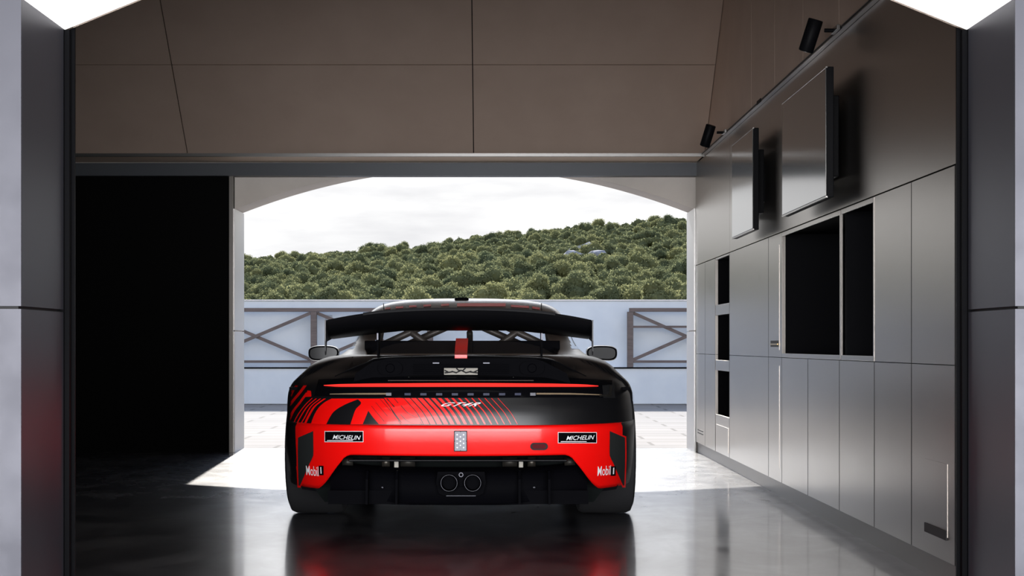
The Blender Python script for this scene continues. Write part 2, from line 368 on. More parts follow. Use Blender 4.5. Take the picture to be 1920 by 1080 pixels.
# big niches
def niche(ya, yb, label):
    o = empty('open_niche', (0, 0, 0), label, 'niche', 'open black niches of the right wall')
    carcass(o, ya, yb, ZM + 0.002, ZT)
    mb = MB(); fw = 0.02; za, zb = ZM + 0.002, ZT - 0.002
    mb.box(XR - 0.002, ya + 0.002, za, XR + 0.006, ya + fw, zb, 0.001); mb.box(XR - 0.002, yb - fw * 0.6, za, XR + 0.006, yb - 0.002, zb, 0.001)
    mb.box(XR - 0.002, ya + fw, za, XR + 0.006, yb - fw * 0.6, za + 0.024, 0.001); mb.box(XR - 0.002, ya + fw, zb - 0.024, XR + 0.006, yb - fw * 0.6, zb, 0.001)
    mb.build('frame', M['alu'], o)
    return o
niche(8.15, 9.815, 'large square black open niche with a thin metal frame')
niche(7.43, 8.14, 'tall narrow black open niche right of the large square one')
u = unit(7.43, 8.18, 'low metal cabinet under the tall narrow black niche', ZB, ZM); door(u, 7.43, 8.18, ZB, ZM)
u = unit(6.77, 7.43, 'plain metal cabinet column right of the tall narrow niche'); door(u, 6.77, 7.43, ZM, ZT); door(u, 6.77, 7.43, ZB, ZM)
u = unit(6.13, 6.77, 'nearest metal cabinet column with a small hatch near the floor'); door(u, 6.13, 6.77, ZM, ZT)
d = door(u, 6.13, 6.77, ZB, ZM); h = slab(6.235, 6.56, 0.185, 0.475, XR - 0.0015, 0.0014).build('hatch', M['alu'], d)
MB().box(XR - 0.005, 6.24, 0.175, XR - 0.0005, 6.555, 0.212).build('finger_slot', M['gap'], h)

# ------------------------------------------------------------------ screens
def tv(ya, yb, label):
    o = empty('wall_screen', (XR, (ya + yb) / 2, 1.67), label, 'television', 'wall mounted screens')
    X = -0.12; h = 0.65; w2 = (yb - ya) / 2
    MB().box(X + 0.004, -w2, 0, X + 0.04, w2, h, 0.004).build('housing', M['black_metal'], o)
    MB().box(X, -w2 + 0.008, 0.010, X + 0.0045, w2 - 0.008, h - 0.008, 0.0008).build('display_panel', M['screen'], o)
    for q in (-0.001, h - 0.007): MB().box(X - 0.001, -w2, q, X + 0.010, w2, q + 0.009, 0.001).build('trim_strip', M['rail_steel'], o)
    MB().box(X + 0.0405, -w2 + 0.15, 0.12, -0.022, w2 - 0.15, h - 0.12, 0.004).build('rear_cover', M['black_metal'], o)
    MB().box(-0.022, -0.2, 0.2, -0.0005, 0.2, 0.45).build('wall_bracket', M['black_metal'], o)
tv(7.94, 9.15, 'large flat screen on the wall above the big square niche')
tv(10.18, 11.07, 'smaller looking flat screen farther along the wall near the opening')

# ------------------------------------------------------------------ lighting track and spots
tr = empty('lighting_track', (XR, 6.1, 2.53), 'long thin metal lighting track along the top of the wall', 'lighting track')
mb = MB().box(-0.028, 0, -0.011, -0.0005, 7.25, 0.011, 0.001); mb.build('profile', M['rail_steel'], tr)
MB().box(-0.030, 0, -0.004, -0.0285, 7.25, 0.004).build('slot', M['gap'], tr)
MB().box(-0.034, 4.3, -0.012, -0.0305, 4.45, 0.012).build('coupler', M['black_metal'], tr)
def spot(y, tilt, label, s=1.0):
    o = empty('track_spotlight', (XR - 0.032, y, 2.53), label, 'spotlight', 'black spotlights on the wall track')
    MB().box(-0.018, -0.09, -0.012, 0, 0.05, 0.014, 0.003).build('adapter', M['rail_steel'], o)
    MB().tube([(-0.018, 0, 0), (-0.062, 0, 0.0)], 0.010, 12).build('arm', M['black_metal'], o, smooth=False)
    d = Vector((-0.28, 0.30, -1)).normalized(); c0 = Vector((-0.105, 0, 0.055)); c1 = c0 + d * 0.165
    mb = MB(); mb.tube([c0, c0 + d * 0.004, c0 + d * 0.16, c1], 0.038, 32, True, [0.035, 0.038, 0.038, 0.036]); mb.build('lamp_housing', M['black_metal'], o, angle=40)
    MB().tube([c1, c1 + d * 0.002], 0.030, 24).build('lens', mat('spot_lens', (0.10, 0.09, 0.08), 0.15), o)
spot(8.10, 0, 'black cylinder spotlight on the track, nearer and clearly visible')
spot(12.0, 0, 'black spotlight on the track at the far end by the sloping ceiling')

# ------------------------------------------------------------------ outside: parapet and railings
pw = empty('parapet_wall', (0, 25.2, 0), 'long pale blue-white rendered wall closing the terrace', 'wall')
MB().box(-30, 0.3, 0, 30, 0.6, 1.635, 0.012).build('upper_wall', M['plaster'], pw)
MB().box(-30, 0, 0, 30, 0.29, 0.57, 0.012).build('plinth', M['plaster'], pw)
MB().box(-30.02, 0.28, 1.636, 30.02, 0.62, 1.655, 0.004).build('coping', mat('coping_stone', (0.7, 0.7, 0.7), 0.6), pw)
tag(MB().box(-0.055, -0.012, -0.15, 0.055, 0.0, 0.15, 0.004).build('wall_plate', mat('grey_plate', (0.33, 0.37, 0.42), 0.5), loc=(-2.62, 25.498, 1.26)),
    'small grey upright plate on the wall behind the left railing', 'plate')
def beam(mb, p, q, w, d=0.05, y=0):
    """bar in the xz plane between p and q, width w, depth d"""
    p = Vector((p[0], p[1])); q = Vector((q[0], q[1])); n = (q - p).normalized(); n = Vector((-n.y, n.x)) * w / 2
    mb.prism([tuple(p + n), tuple(q + n), tuple(q - n), tuple(p - n)], 'y', y - d / 2, y + d / 2)
def railing(posts, x_end_l, x_end_r, mid, label):
    o = empty('wooden_railing', ((posts[0] + posts[-1]) / 2, 25.32, 0.57), label, 'railing', 'brown timber railings in front of the parapet')
    ox = o.location.x; zt = 0.94 + 65 * 25.3 / 3000 - 0.57; zb_ = 0.94 - 32 * 25.3 / 3000 - 0.57
    for px in posts:
        MB().box(px - ox - 0.047, -0.045, 0.0, px - ox + 0.047, 0.045, zt - 0.03, 0.004).build('post', M['wood'], o)
    MB().box(x_end_l - ox, -0.04, zt - 0.03, x_end_r - ox, 0.04, zt + 0.03, 0.004).build('top_rail', M['wood'], o)
    MB().box(x_end_l - ox, -0.03, zb_ - 0.02, x_end_r - ox, 0.03, zb_ + 0.02, 0.003).build('bottom_rail', M['wood'], o)
    if mid: MB().box(x_end_l - ox, -0.025, zt - 0.285, x_end_r - ox, 0.025, zt - 0.25, 0.003).build('middle_rail', M['wood'], o)
    for a, b_ in zip(posts[:-1], posts[1:]):
        a2, b2 = a - ox + 0.05, b_ - ox - 0.05
        for k, (p, q) in enumerate((((a2, zb_ + 0.03), (b2, zt - 0.05)), ((a2, zt - 0.05), (b2, zb_ + 0.03)))):
            mb = MB(); beam(mb, p, q, 0.05, 0.03, 0.0155 if k else -0.0155); mb.build('brace', M['wood'], o)
    return o
railing([-6.48, -4.68, -2.84, -1.00], -6.5, -0.95, False, 'brown timber cross-braced railing left of the car')
railing([2.165, 3.95, 5.75], 2.15, 5.8, True, 'brown timber cross-braced railing right of the car')
tag(MB().tube([(-8, 0, 0), (8, 0, 0)], 0.012, 8).build('cable_line', M['black_metal'], loc=(0, 25.188, 0.572)),
    'thin dark cable running along the top edge of the wall plinth', 'cable')

# ------------------------------------------------------------------ hillside
def lerp(xs, ys, x):
    if x <= xs[0]: return ys[0]
    if x >= xs[-1]: return ys[-1]
    i = bisect_right(xs, x) - 1; t_ = (x - xs[i]) / (xs[i + 1] - xs[i]); return ys[i] + (ys[i + 1] - ys[i]) * t_
RX = [-200, -78, -58, -37, -20, -4, 12, 29, 45, 61, 90, 200]
RZ = [24, 29.4, 31.0, 32.4, 33.6, 36.6, 37.9, 39.6, 41.1, 41.8, 42, 38]
def hill_z(x, y):
    r = lerp(RX, RZ, x * 500 / max(y, 200)) - 4.0 - 0.5; t_ = (y - 190) / 310
    if t_ > 1: return r - (t_ - 1) * 25
    return 3.0 + t_ * (r - 3.0) + 1.0 * math.sin(x * 0.06 + y * 0.03) * min(1, max(0, t_ * 3)) * (1 - t_)
P = [[(x, y, hill_z(x, y)) for x in range(-260, 261, 8)] for y in list(range(180, 500, 10)) + [500, 540, 600]]
hm = mat('scrub_ground', (0.05, 0.06, 0.02), 0.9, 0, 0.0); noise_mat(hm, 0.15, (0.03, 0.04, 0.015), (0.10, 0.10, 0.05))
hs = MB().grid(P).build('hillside_ground', hm, smooth=True); struct(hs)
def leaf_mat(name, c0, c1, tr):
    m = bpy.data.materials.new(name); m.use_nodes = True; t = m.node_tree; n = t.nodes; n.clear()
    o = n.new('ShaderNodeOutputMaterial'); d = n.new('ShaderNodeBsdfDiffuse'); tl = n.new('ShaderNodeBsdfTranslucent'); mixs = n.new('ShaderNodeMixShader')
    oi = n.new('ShaderNodeObjectInfo'); r = n.new('ShaderNodeValToRGB'); r.color_ramp.elements[0].color = (*c0, 1); r.color_ramp.elements[1].color = (*c1, 1)
    nn = n.new('ShaderNodeTexNoise'); nn.inputs['Scale'].default_value = 0.9; ad = n.new('ShaderNodeMath'); ad.operation = 'MULTIPLY_ADD'; ad.inputs[1].default_value = 0.75
    tcn = n.new('ShaderNodeTexCoord'); t.links.new(tcn.outputs['Object'], nn.inputs[0])
    a2 = n.new('ShaderNodeMath'); a2.operation = 'MULTIPLY_ADD'; a2.inputs[1].default_value = 0.9; a2.inputs[2].default_value = -0.35
    t.links.new(nn.outputs[0], a2.inputs[0]); t.links.new(a2.outputs[0], ad.inputs[2]); t.links.new(oi.outputs['Random'], ad.inputs[0])
    t.links.new(ad.outputs[0], r.inputs[0]); t.links.new(r.outputs[0], d.inputs[0]); t.links.new(r.outputs[0], tl.inputs[0])
    mixs.inputs[0].default_value = tr; t.links.new(d.outputs[0], mixs.inputs[1]); t.links.new(tl.outputs[0], mixs.inputs[2]); t.links.new(mixs.outputs[0], o.inputs[0])
    return m
M['leaf'] = leaf_mat('olive_green_foliage', (0.125, 0.15, 0.085), (0.34, 0.335, 0.155), 0.5)
def tree_mesh(seed, r=2.4, nleaf=2600):
    rnd = random.Random(seed); mb = MB(); blobs = []
    for k in range(9):
        a = rnd.uniform(0, 6.28); q = rnd.uniform(0.1, 0.75) * r
        blobs.append((Vector((math.cos(a) * q, math.sin(a) * q, rnd.uniform(1.2, 3.3) * (1.15 - 0.4 * q / r))), rnd.uniform(0.38, 0.62) * r))
    for c, rr in blobs:
        bm = bmesh.new(); bmesh.ops.create_icosphere(bm, subdivisions=2, radius=rr * 0.82)
        for v in bm.verts: v.co = v.co * rnd.uniform(0.86, 1.1) + c; v.co.z = max(v.co.z, -0.3)
        bm.verts.index_update(); mb.add([v.co for v in bm.verts], [[v.index for v in f.verts] for f in bm.faces]); bm.free()
    for k in range(nleaf):
        c, rr = rnd.choice(blobs); d = Vector((rnd.gauss(0, 1), rnd.gauss(0, 1), rnd.gauss(0.3, 1))).normalized()
        p = c + d * rr * rnd.uniform(0.78, 1.14); a = Vector((rnd.gauss(0, 1), rnd.gauss(0, 1), rnd.gauss(0, 1))).normalized(); b_ = a.cross(d).normalized(); s_ = rnd.uniform(0.09, 0.2)
        a = (a - a.dot(b_) * b_).normalized()
        mb.add([p - a * s_, p + b_ * s_ * 0.6, p + a * s_, p - b_ * s_ * 0.6], [(0, 1, 2, 3)])
    mb.tube([(0, 0, -1.5), (0.1, 0, 1.8)], 0.16, 6)
    me = bpy.data.meshes.new('hillside_tree'); me.from_pydata(mb.v, [], mb.f); me.materials.append(M['leaf']); me.update(); return me
TM = [tree_mesh(k) for k in range(7)]
BANDS = [('green bushy tree just above the white wall', 'trees at the foot of the hill'), ('green bushy tree halfway up the wooded hill', 'trees halfway up the hill'), ('small green tree high on the wooded hill', 'trees high on the hill')]
SIDES = [', left third of the opening', ', middle third of the opening', ', right third of the opening']
rt = random.Random(3)
trees = []
rows = [(198, 0), (207, 1), (219, 0), (233, 1), (250, 0), (268, 1), (290, 0), (315, 1), (345, 0), (385, 1), (430, 0), (470, 1), (498, 0)]
for (y, odd) in rows:
    x0 = (430 - VX) / F * y; x1 = (1315 - VX) / F * y; step = 2.9 + (y - 198) * 0.0045; x = x0 + (step / 2 if odd else 0)
    while x < x1:
        trees.append((x + rt.uniform(-0.8, 0.8), y + rt.uniform(-3, 3), rt.uniform(0.72, 1.12))); x += step
trees.sort(key=lambda t_: t_[1] / t_[2])
for i, (x, y, s_) in enumerate(trees[:300]):
    o = bpy.data.objects.new('hillside_tree', TM[i % 7]); COL.objects.link(o)
    o.location = (x, y, hill_z(x, y)); o.scale = (s_ * 1.0, s_ * 1.0, s_ * rt.uniform(0.8, 1.1)); o.rotation_euler.z = rt.uniform(0, 6.28)
    band = 0 if y < 225 else 1 if y < 300 else 2; ipx = x * F / y + VX; side = 0 if ipx < 700 else 1 if ipx < 1030 else 2
    tag(o, BANDS[band][0] + SIDES[side], 'tree', BANDS[band][1] + SIDES[side])
# everything else that grows there: one uncountable thicket
me_v = []; me_f = []
def scatter_rest():
    mb = MB(); rnd = random.Random(11)
    spots = [(x, y, s_) for x, y, s_ in trees[300:]]
    for y in range(200, 505, 13):
        xa = (430 - VX) / F * y
        for x in list(range(int(xa) - 50, int(xa), 5)) + list(range(int((1315 - VX) / F * y), int((1315 - VX) / F * y) + 50, 5)):
            spots.append((x + rnd.uniform(-1.5, 1.5), y + rnd.uniform(-4, 4), rnd.uniform(0.9, 1.3)))
    for y in range(330, 506, 9):
        x = (430 - VX) / F * y
        while x < (1315 - VX) / F * y: spots.append((x, y + rnd.uniform(-4, 4), rnd.uniform(0.55, 0.85))); x += rnd.uniform(3, 5.5)
    for (x, y, s_) in spots:
        z0 = hill_z(x, y)
        for k in range(7):
            c = Vector((x + rnd.uniform(-1.6, 1.6), y + rnd.uniform(-1.6, 1.6), z0 + rnd.uniform(0.8, 2.9) * s_)); rr = rnd.uniform(0.9, 1.5) * s_
            bm = bmesh.new(); bmesh.ops.create_icosphere(bm, subdivisions=2, radius=rr)
            for v in bm.verts: v.co = v.co * rnd.uniform(0.75, 1.15) + c
            bm.verts.index_update(); mb.add([v.co for v in bm.verts], [[v.index for v in f.verts] for f in bm.faces]); bm.free()
            for q in range(26):
                d = Vector((rnd.gauss(0, 1), rnd.gauss(0, 1), rnd.gauss(0.3, 1))).normalized(); p = c + d * rr * rnd.uniform(.85, 1.2); a = Vector((rnd.gauss(0, 1), rnd.gauss(0, 1), rnd.gauss(0, 1))).normalized(); b_ = a.cross(d).normalized()
                mb.add([p - a * .28, p + b_ * .2, p + a * .28, p - b_ * .2], [(0, 1, 2, 3)])
    return tag(mb.build('hillside_thicket', M['leaf'], fix=False), 'dense olive green thicket covering the rest of the hillside', 'shrubs', kind='stuff')
scatter_rest()
# pale rock outcrops
rk = mat('grey_limestone', (0.32, 0.32, 0.35), 0.9); noise_mat(rk, 1.2, (0.2, 0.2, 0.22), (0.36, 0.35, 0.36))
for i, (px, py, y, s_) in enumerate([(1105, 468, 400, 2.6), (1075, 480, 380, 2.2), (1120, 478, 385, 2.0), (1060, 492, 370, 1.6), (1095, 440, 450, 1.6), (1082, 470, 395, 1.7)]):
    x = (px - VX) / F * y; rnd = random.Random(40 + i); bm = bmesh.new(); bmesh.ops.create_icosphere(bm, subdivisions=2, radius=s_)
    for v in bm.verts: v.co = Vector((v.co.x * 1.3, v.co.y * 0.8, v.co.z * 0.8)) * rnd.uniform(0.8, 1.15)
    me = bpy.data.meshes.new('hillside_rock'); bm.to_mesh(me); bm.free(); me.materials.append(rk)
    o = bpy.data.objects.new('hillside_rock', me); COL.objects.link(o); o.location = (x, y, 0.94 - (py - VY) * y / F)
    yy = 200.0
    while yy < 498 and 0.94 - (py - VY) * yy / F > hill_z((px - VX) / F * yy, yy) + 2.2: yy += 1
    o.location = ((px - VX) / F * yy, yy, hill_z((px - VX) / F * yy, yy) + 1.6)
    tag(o, 'pale grey rock outcrop among the trees high on the hillside', 'rock', 'rocks among the hillside trees')

# ------------------------------------------------------------------ the racing car
XC, YC = -0.178, 8.95
car = empty('racing_car', (XC, YC, 0), 'matt black and red racing coupe with a large rear wing, seen from behind', 'car')
def cat(xs, ys, x):
    """smooth (Catmull-Rom) interpolation"""
    n = len(xs)
    if x <= xs[0]: return ys[0]
    if x >= xs[-1]: return ys[-1]
    i = bisect_right(xs, x) - 1; h = xs[i + 1] - xs[i]; t = (x - xs[i]) / h
    def sl(k):
        if k == 0: return (ys[1] - ys[0]) / (xs[1] - xs[0])
        if k == n - 1: return (ys[-1] - ys[-2]) / (xs[-1] - xs[-2])
        a = (ys[k] - ys[k - 1]) / (xs[k] - xs[k - 1]); b = (ys[k + 1] - ys[k]) / (xs[k + 1] - xs[k])
        if a * b <= 0: return 0
        return 2 * a * b / (a + b)
    m0, m1 = sl(i) * h, sl(i + 1) * h
    return (2*t**3-3*t*t+1)*ys[i] + (t**3-2*t*t+t)*m0 + (-2*t**3+3*t*t)*ys[i+1] + (t**3-t*t)*m1
ZL = [.08, .20, .30, .40, .50, .60, .673, .70, .73, .765, .80, .824, .85, .874, .886]
WL = [.88, .925, .938, .944, .947, .946, .941, .934, .920, .888, .852, .830, .792, .728, .61]
YL = [-.76, -.86, -.925, -.955, -.965, -.958, -.934, -.926, -.912, -.865, -.74, -.68, -.61, -.54, -.47]
NL = [3.0, 3.0, 3.0, 3.0, 3.0, 2.9, 2.8, 2.7, 2.6, 2.5, 2.4, 2.35, 2.3, 2.3, 2.3]
def cw(z): return cat(ZL, WL, z)
def cy(z): return cat(ZL, YL, z)
def cn(z): return cat(ZL, NL, z)
def yrear(x, z):
    w, n = cw(z), cn(z); q = min(1.0, abs(x) / w)
    return cy(z) * (1 - q ** n) ** (1 / n)
def nrm(x, z, yf=None):
    yf = yf or yrear; e = 0.004
    gx = (yf(x + e, z) - yf(x - e, z)) / (2 * e); gz = (yf(x, z + e) - yf(x, z - e)) / (2 * e)
    return Vector((gx, -1, gz)).normalized()       # outward (towards -y)
def onsurf(x, z, off=0.0, yf=None):
    yf = yf or yrear; lim = cw(z) * 0.9995 if yf is yrear else 9
    x = max(-lim, min(lim, x)); return Vector((x, yf(x, z), z)) + nrm(x, z, yf) * off
def raycar(px, py, yf=None, y0=7.6, y1=10.9):
    """point of the car's skin seen at a measured image position: returns local (x, z)"""
    yf = yf or yrear; a, b = y0, y1
    def g(Y):
        x = (px - VX) / F * Y - XC; z = CH - (py - VY) / F * Y
        return (Y - YC) - yf(x, z), x, z
    for _ in range(40):
        m_ = (a + b) / 2
        if g(m_)[0] < 0: a = m_
        else: b = m_
    return g((a + b) / 2)[1:]
def xz(px, py, Y=8.0):
    return ((px - VX) / F * Y - XC, CH - (py - VY) / F * Y)

M['paint'] = mat('satin_black_paint', (0.006, 0.006, 0.007), 0.31, 0, 0.45)
M['red'] = mat('bright_red_livery', (0.90, 0.004, 0.003), 0.3, 0, 0.3, coat=0.3)
M['gloss'] = mat('gloss_black', (0.003, 0.003, 0.004), 0.12, 0, 0.05)
M['plastic'] = mat('rough_black_plastic', (0.002, 0.002, 0.003), 0.6, 0, 0.02)
M['carbon'] = mat('black_carbon_fibre', (0.004, 0.004, 0.005), 0.4, 0, 0.15)
M['rubber'] = mat('tyre_rubber', (0.018, 0.018, 0.020), 0.7)
m = M['glass'] = mat('car_glass'); t = m.node_tree; t.nodes.remove(t.nodes['Principled BSDF'])
g1 = t.nodes.new('ShaderNodeBsdfTransparent'); g1.inputs[0].default_value = (.94, .95, .96, 1); g2 = t.nodes.new('ShaderNodeBsdfGlossy'); g2.inputs['Roughness'].default_value = .02
g3 = t.nodes.new('ShaderNodeMixShader'); g3.inputs[0].default_value = .05; t.links.new(g1.outputs[0], g3.inputs[1]); t.links.new(g2.outputs[0], g3.inputs[2]); t.links.new(g3.outputs[0], [q for q in t.nodes if q.type == 'OUTPUT_MATERIAL'][0].inputs[0])
M['white'] = mat('white_lettering', (0.85, 0.85, 0.87), 0.4)
M['steel'] = mat('bare_steel', (0.42, 0.40, 0.37), 0.35, 1.0)
M['tip'] = mat('dark_exhaust_steel', (0.035, 0.035, 0.04), 0.25, 1.0)
M['lamp_red'] = mat('lit_red_light_bar', (0.4, 0.0, 0.0), 0.3, emit=(1.0, 0.045, 0.035), es=1.0)
M['gold'] = mat('tan_light_guide', (0.26, 0.19, 0.12), 0.35)
M['slot'] = mat('blue_grey_inset', (0.035, 0.04, 0.075), 0.4)
M['mirror'] = mat('mirror_glass', (0.012, 0.013, 0.015), 0.12, 0, 0.15)
M['steel_dark'] = mat('grey_endplate', (0.03, 0.03, 0.032), 0.35, 0.2)
M['leds'] = mat('led_field', (0.30, 0.30, 0.35), 0.5)
M['mesh'] = mat('dark_grey_mesh', (0.018, 0.02, 0.02), 0.6, 0, .2)

# --- body: horizontal slices run round the tail, then along the side to the nose
WHEEL_F = 2.46; AR = 0.385
def arch(y):
    b = 0.16
    for c in (0.0, WHEEL_F):
        d = abs(y - c)
        if d < AR: b = max(b, 0.335 + math.sqrt(max(0, AR ** 2 - d * d)) - 0.0)
    return b
TOPY = [0, .4, 1.0, 1.6, 2.2, 2.5, 2.9, 3.2, 3.5]; TOPZ = [.874, .872, .885, .895, .885, .865, .80, .71, .60]
WY = [0, .45, 1.0, 1.6, 2.1, 2.46, 2.8, 3.1, 3.3, 3.42, 3.48, 3.5]; WW = [1.0, .985, .955, .945, .962, .975, .955, .88, .76, .58, .36, .0]
ZLEV = [.20, .24, .28, .32, .36, .40, .44, .48, .51, .537, .56, .58, .60, .62, .64, .66, .673, .69, .70, .715, .73, .745, .757, .77, .785, .80, .812, .824, .837, .85, .862, .874]
YST = []
y = 0.0
ST = sorted(set([round(0.035 * k, 4) for k in range(1, 12)] + [0.385, 0.45, 0.6, 0.8, 1.0, 1.25, 1.5, 1.75, 1.95, 2.06, 2.074] + [round(2.075 + 0.035 * k, 4) for k in range(1, 23)] + [2.86, 2.95, 3.05, 3.15, 3.23, 3.3, 3.36, 3.42, 3.46, 3.485, 3.5]))
def side_pt(y, q, zr):
    """q = 0..1 level fraction; zr = level height at the tail"""
    top = cat(TOPY, TOPZ, y); lo = arch(y); zq = (zr - .20) / (.874 - .20)
    z = lo + (top - lo) * zq
    zref = .20 + (.874 - .20) * ((z - .16) / (top - .16)); zref = min(.874, max(.20, zref))
    return (cw(zref) * cat(WY, WW, y), y, z)
NT = 64
def level_half(zr):
    w, yc_, n = cw(zr), cy(zr), cn(zr); pts_ = []
    for k in range(NT + 1):
        t = math.pi / 2 * k / NT; sx, cxx = math.sin(t), math.cos(t)
        x = w * sx ** (2 / n); yy = yc_ * cxx ** (2 / n)
        zz = zr
        if yy > -AR:      # wheel opening behind the axle
            lo = arch(yy); lo0 = .20; zz = lo + (.874 - lo) * (zr - .20) / (.874 - .20) if lo > .20 else zr
            x = cw(min(.874, max(.2, zz))) * sx ** (2 / n) if lo > .20 else x
        pts_.append((x, yy, zz))
    pts_ += [side_pt(y, 0, zr) for y in ST]
    return pts_
rows = []
for zr in ZLEV: rows.append(level_half(zr))
# closing rows towards the centre line (deck, cowl, bonnet)
for f_, dz in ((.93, .006), (.82, .010), (.6, .008), (.3, .004), (0, .002)):
    r_ = []
    for (x, y, zz) in rows[len(ZLEV) - 1]:
        dip = -0.02 if y > 2.0 else 0.0
        r_.append((x * f_, y, zz + dz + dip * (1 - f_)))
    rows.append(r_)
def mirror_rows(rs): return [[(-x, y, z) for (x, y, z) in r[::-1]] + r[1:] for r in rs]
full = mirror_rows(rows)
nc = len(full[0]); vs = [p for r in full for p in r]; fs = []
i537 = ZLEV.index(.537)
half = nc // 2
for i in range(len(full) - 1):
    for j in range(nc - 1):
        a = full[i][j]; ymid = (a[1] + full[i][j + 1][1]) / 2
        if i < i537 and ymid < -0.36: continue       # rear bumper is its own part
        q = (i * nc + j, i * nc + j + 1, (i + 1) * nc + j + 1, (i + 1) * nc + j); fs.append(q)
body = mesh_obj('body_shell', vs, fs, M['paint'], car, smooth=True)
bm = bmesh.new(); bm.from_mesh(body.data); bmesh.ops.remove_doubles(bm, verts=bm.verts[:], dist=0.0004); bmesh.ops.recalc_face_normals(bm, faces=bm.faces[:]); bm.to_mesh(body.data); bm.free()
for p in body.data.polygons: p.use_smooth = True

# --- surface decals: ribbons between two curves laid on the skin
def sample(poly, n):
    """resample a polyline evenly in n+1 points, smooth"""
    if len(poly) == 1: return [poly[0]] * (n + 1)
    L_ = [0]
    for a, b in zip(poly[:-1], poly[1:]): L_.append(L_[-1] + max(1e-6, math.hypot(b[0] - a[0], b[1] - a[1])))
    xs_, ys_ = [p[0] for p in poly], [p[1] for p in poly]
    return [(cat(L_, xs_, L_[-1] * k / n), cat(L_, ys_, L_[-1] * k / n)) for k in range(n + 1)]
def ribbon(mb, A, B, na=16, nb=4, off=0.0015, px=True, yf=None):
    A2, B2 = sample(A, na), sample(B, na); P = []
    for j in range(nb + 1):
        f = j / nb; row = []
        for a, b in zip(A2, B2):
            p = (a[0] + (b[0] - a[0]) * f, a[1] + (b[1] - a[1]) * f)
            if px: p = raycar(p[0], p[1], yf)
            row.append(onsurf(p[0], p[1], off, yf))
        P.append(row)
    return mb.grid(P)
def stripe(mb, line, w, na=12, nb=2, off=0.0015, horiz=True):
    ws = w if hasattr(w, '__len__') else [w] * len(line)
    return ribbon(mb, [(p[0] - q / 2, p[1]) for p, q in zip(line, ws)], [(p[0] + q / 2, p[1]) for p, q in zip(line, ws)], na, nb, off)
c2 = lambda *ps: [(540 + x / 7.2, 700 + y / 7.2) for x, y in ps]
c3 = lambda *ps: [(720 + x / 6.75, 700 + y / 6.75) for x, y in ps]
rd = MB()
# big red field at the left, bounded by the swept curve
Lb = c2((590, 342), (500, 390), (430, 450), (380, 520), (350, 580), (330, 630), (310, 690))
Rb = c2((1290, 342), (1330, 400), (1370, 450), (1410, 520), (1450, 580), (1500, 640), (1560, 690))
ribbon(rd, Lb, Rb, 16, 40)
ribbon(rd, c2((310, 690), (285, 730), (250, 778)), c2((420, 690), (400, 712), (300, 752)), 6, 4)
ribbon(rd, c3((0, 312), (120, 480), (240, 645)), c3((215, 312), (330, 480), (470, 645)), 12, 10, 0.0014)
# red stripes thinning to the right
for k in range(17):
    x0 = 1440 - 82 * k; wd = [7, 9, 11, 14, 18, 22, 27, 32, 38, 44, 50, 56, 62, 66, 70, 72, 74][k]
    ln = [(x0, 314), (x0 + 78, 400), (x0 + 150, 480), (x0 + 205, 565), (x0 + 248, 645)]
    ribbon(rd, c3(*[(x - wd / 2, y) for x, y in ln]), c3(*[(x + wd / 2, y) for x, y in ln]), 10, 2, 0.0016)
# quarter panel stripes
for pts_, w in (([(120, 165), (60, 255), (22, 345)], 5), ([(235, 165), (160, 265), (80, 360), (12, 445)], 6.0), ([(262, 262), (160, 400), (75, 510), (14, 640)], 5.2),
                ([(330, 335), (225, 440), (120, 590), (70, 700)], 2.0), ([(385, 340), (262, 450), (165, 600), (95, 740)], 2.4),
                ([(440, 342), (310, 450), (215, 620), (115, 770)], 2.6), ([(500, 342), (360, 450), (270, 600), (215, 710), (130, 810)], 4.2)):
    stripe(rd, c2(*pts_), w, 14, 2)
ribbon(rd, c2((262, 232), (255, 270), (235, 320)), c2((312, 240), (316, 270), (318, 315)), 4, 3)
# band on wing support / rear window
rd_o = rd.build('body_livery', M['red'], car, smooth=True)
bk = MB()
ribbon(bk, c2((940, 355), (760, 430), (620, 520), (560, 610), (520, 690)), c2((945, 352), (990, 400), (915, 490), (878, 590), (845, 690)), 14, 8, 0.0026)
ribbon(bk, c2((1085, 508), (1048, 600), (1010, 688)), c2((1087, 508), (1155, 600), (1230, 688)), 6, 5, 0.0026)
for a in ([(1130, 445), (1300, 650)], [(1185, 395), (1345, 580)], [(1245, 350), (1390, 510)], [(1330, 343), (1440, 450)]): stripe(bk, c2(*a), 0.9, 8, 1, 0.0028)
for a in ([(130, 318), (180, 380)], [(40, 318), (130, 430)], [(215, 410), (300, 500), (420, 565)], [(210, 520), (290, 600), (375, 640)], [(180, 600), (215, 645)], [(455, 612), (480, 645)]): stripe(bk, c3(*a), 1.4, 8, 1, 0.0028)
bk.build('livery_cutout', M['paint'], rd_o, smooth=True)

# --- rear bumper
def zlow(x):
    x = abs(x); return cat([0, .54, .575, .60, .725, .75, 1.0], [.386, .388, .378, .352, .218, .205, .205], x)
P = []
NB = 16
def bump_yf(x, z): return yrear(x, z)
xs_ = []
for k in range(-NT - 0, NT + 1):
    t = math.pi / 2 * abs(k) / NT; xs_.append((1 if k >= 0 else -1, t))
cols = []
TS = [k for k in range(-(NT - 4), NT - 3)]
for j in range(NB + 1):
    row = []
    for k in TS:
        t = math.pi / 2 * abs(k) / NT; s_ = 1 if k >= 0 else -1
        xr = .965 * math.sin(t) ** (2 / 3.0); zl = zlow(xr); z = zl + (.535 - zl) * j / NB
        n = cn(z); w = cw(z); x = w * math.sin(t) ** (2 / n); yy = cy(z) * math.cos(t) ** (2 / n)
        nn = nrm(s_ * min(x, w * .995), z); lip = 0.014 * (1 - (abs(k) / (NT - 4)) ** 5) if j < NB else 0.0
        row.append(Vector((s_ * x, yy, z)) + nn * lip)
    P.append(row)
top = [Vector(p) for p in P[-1]]
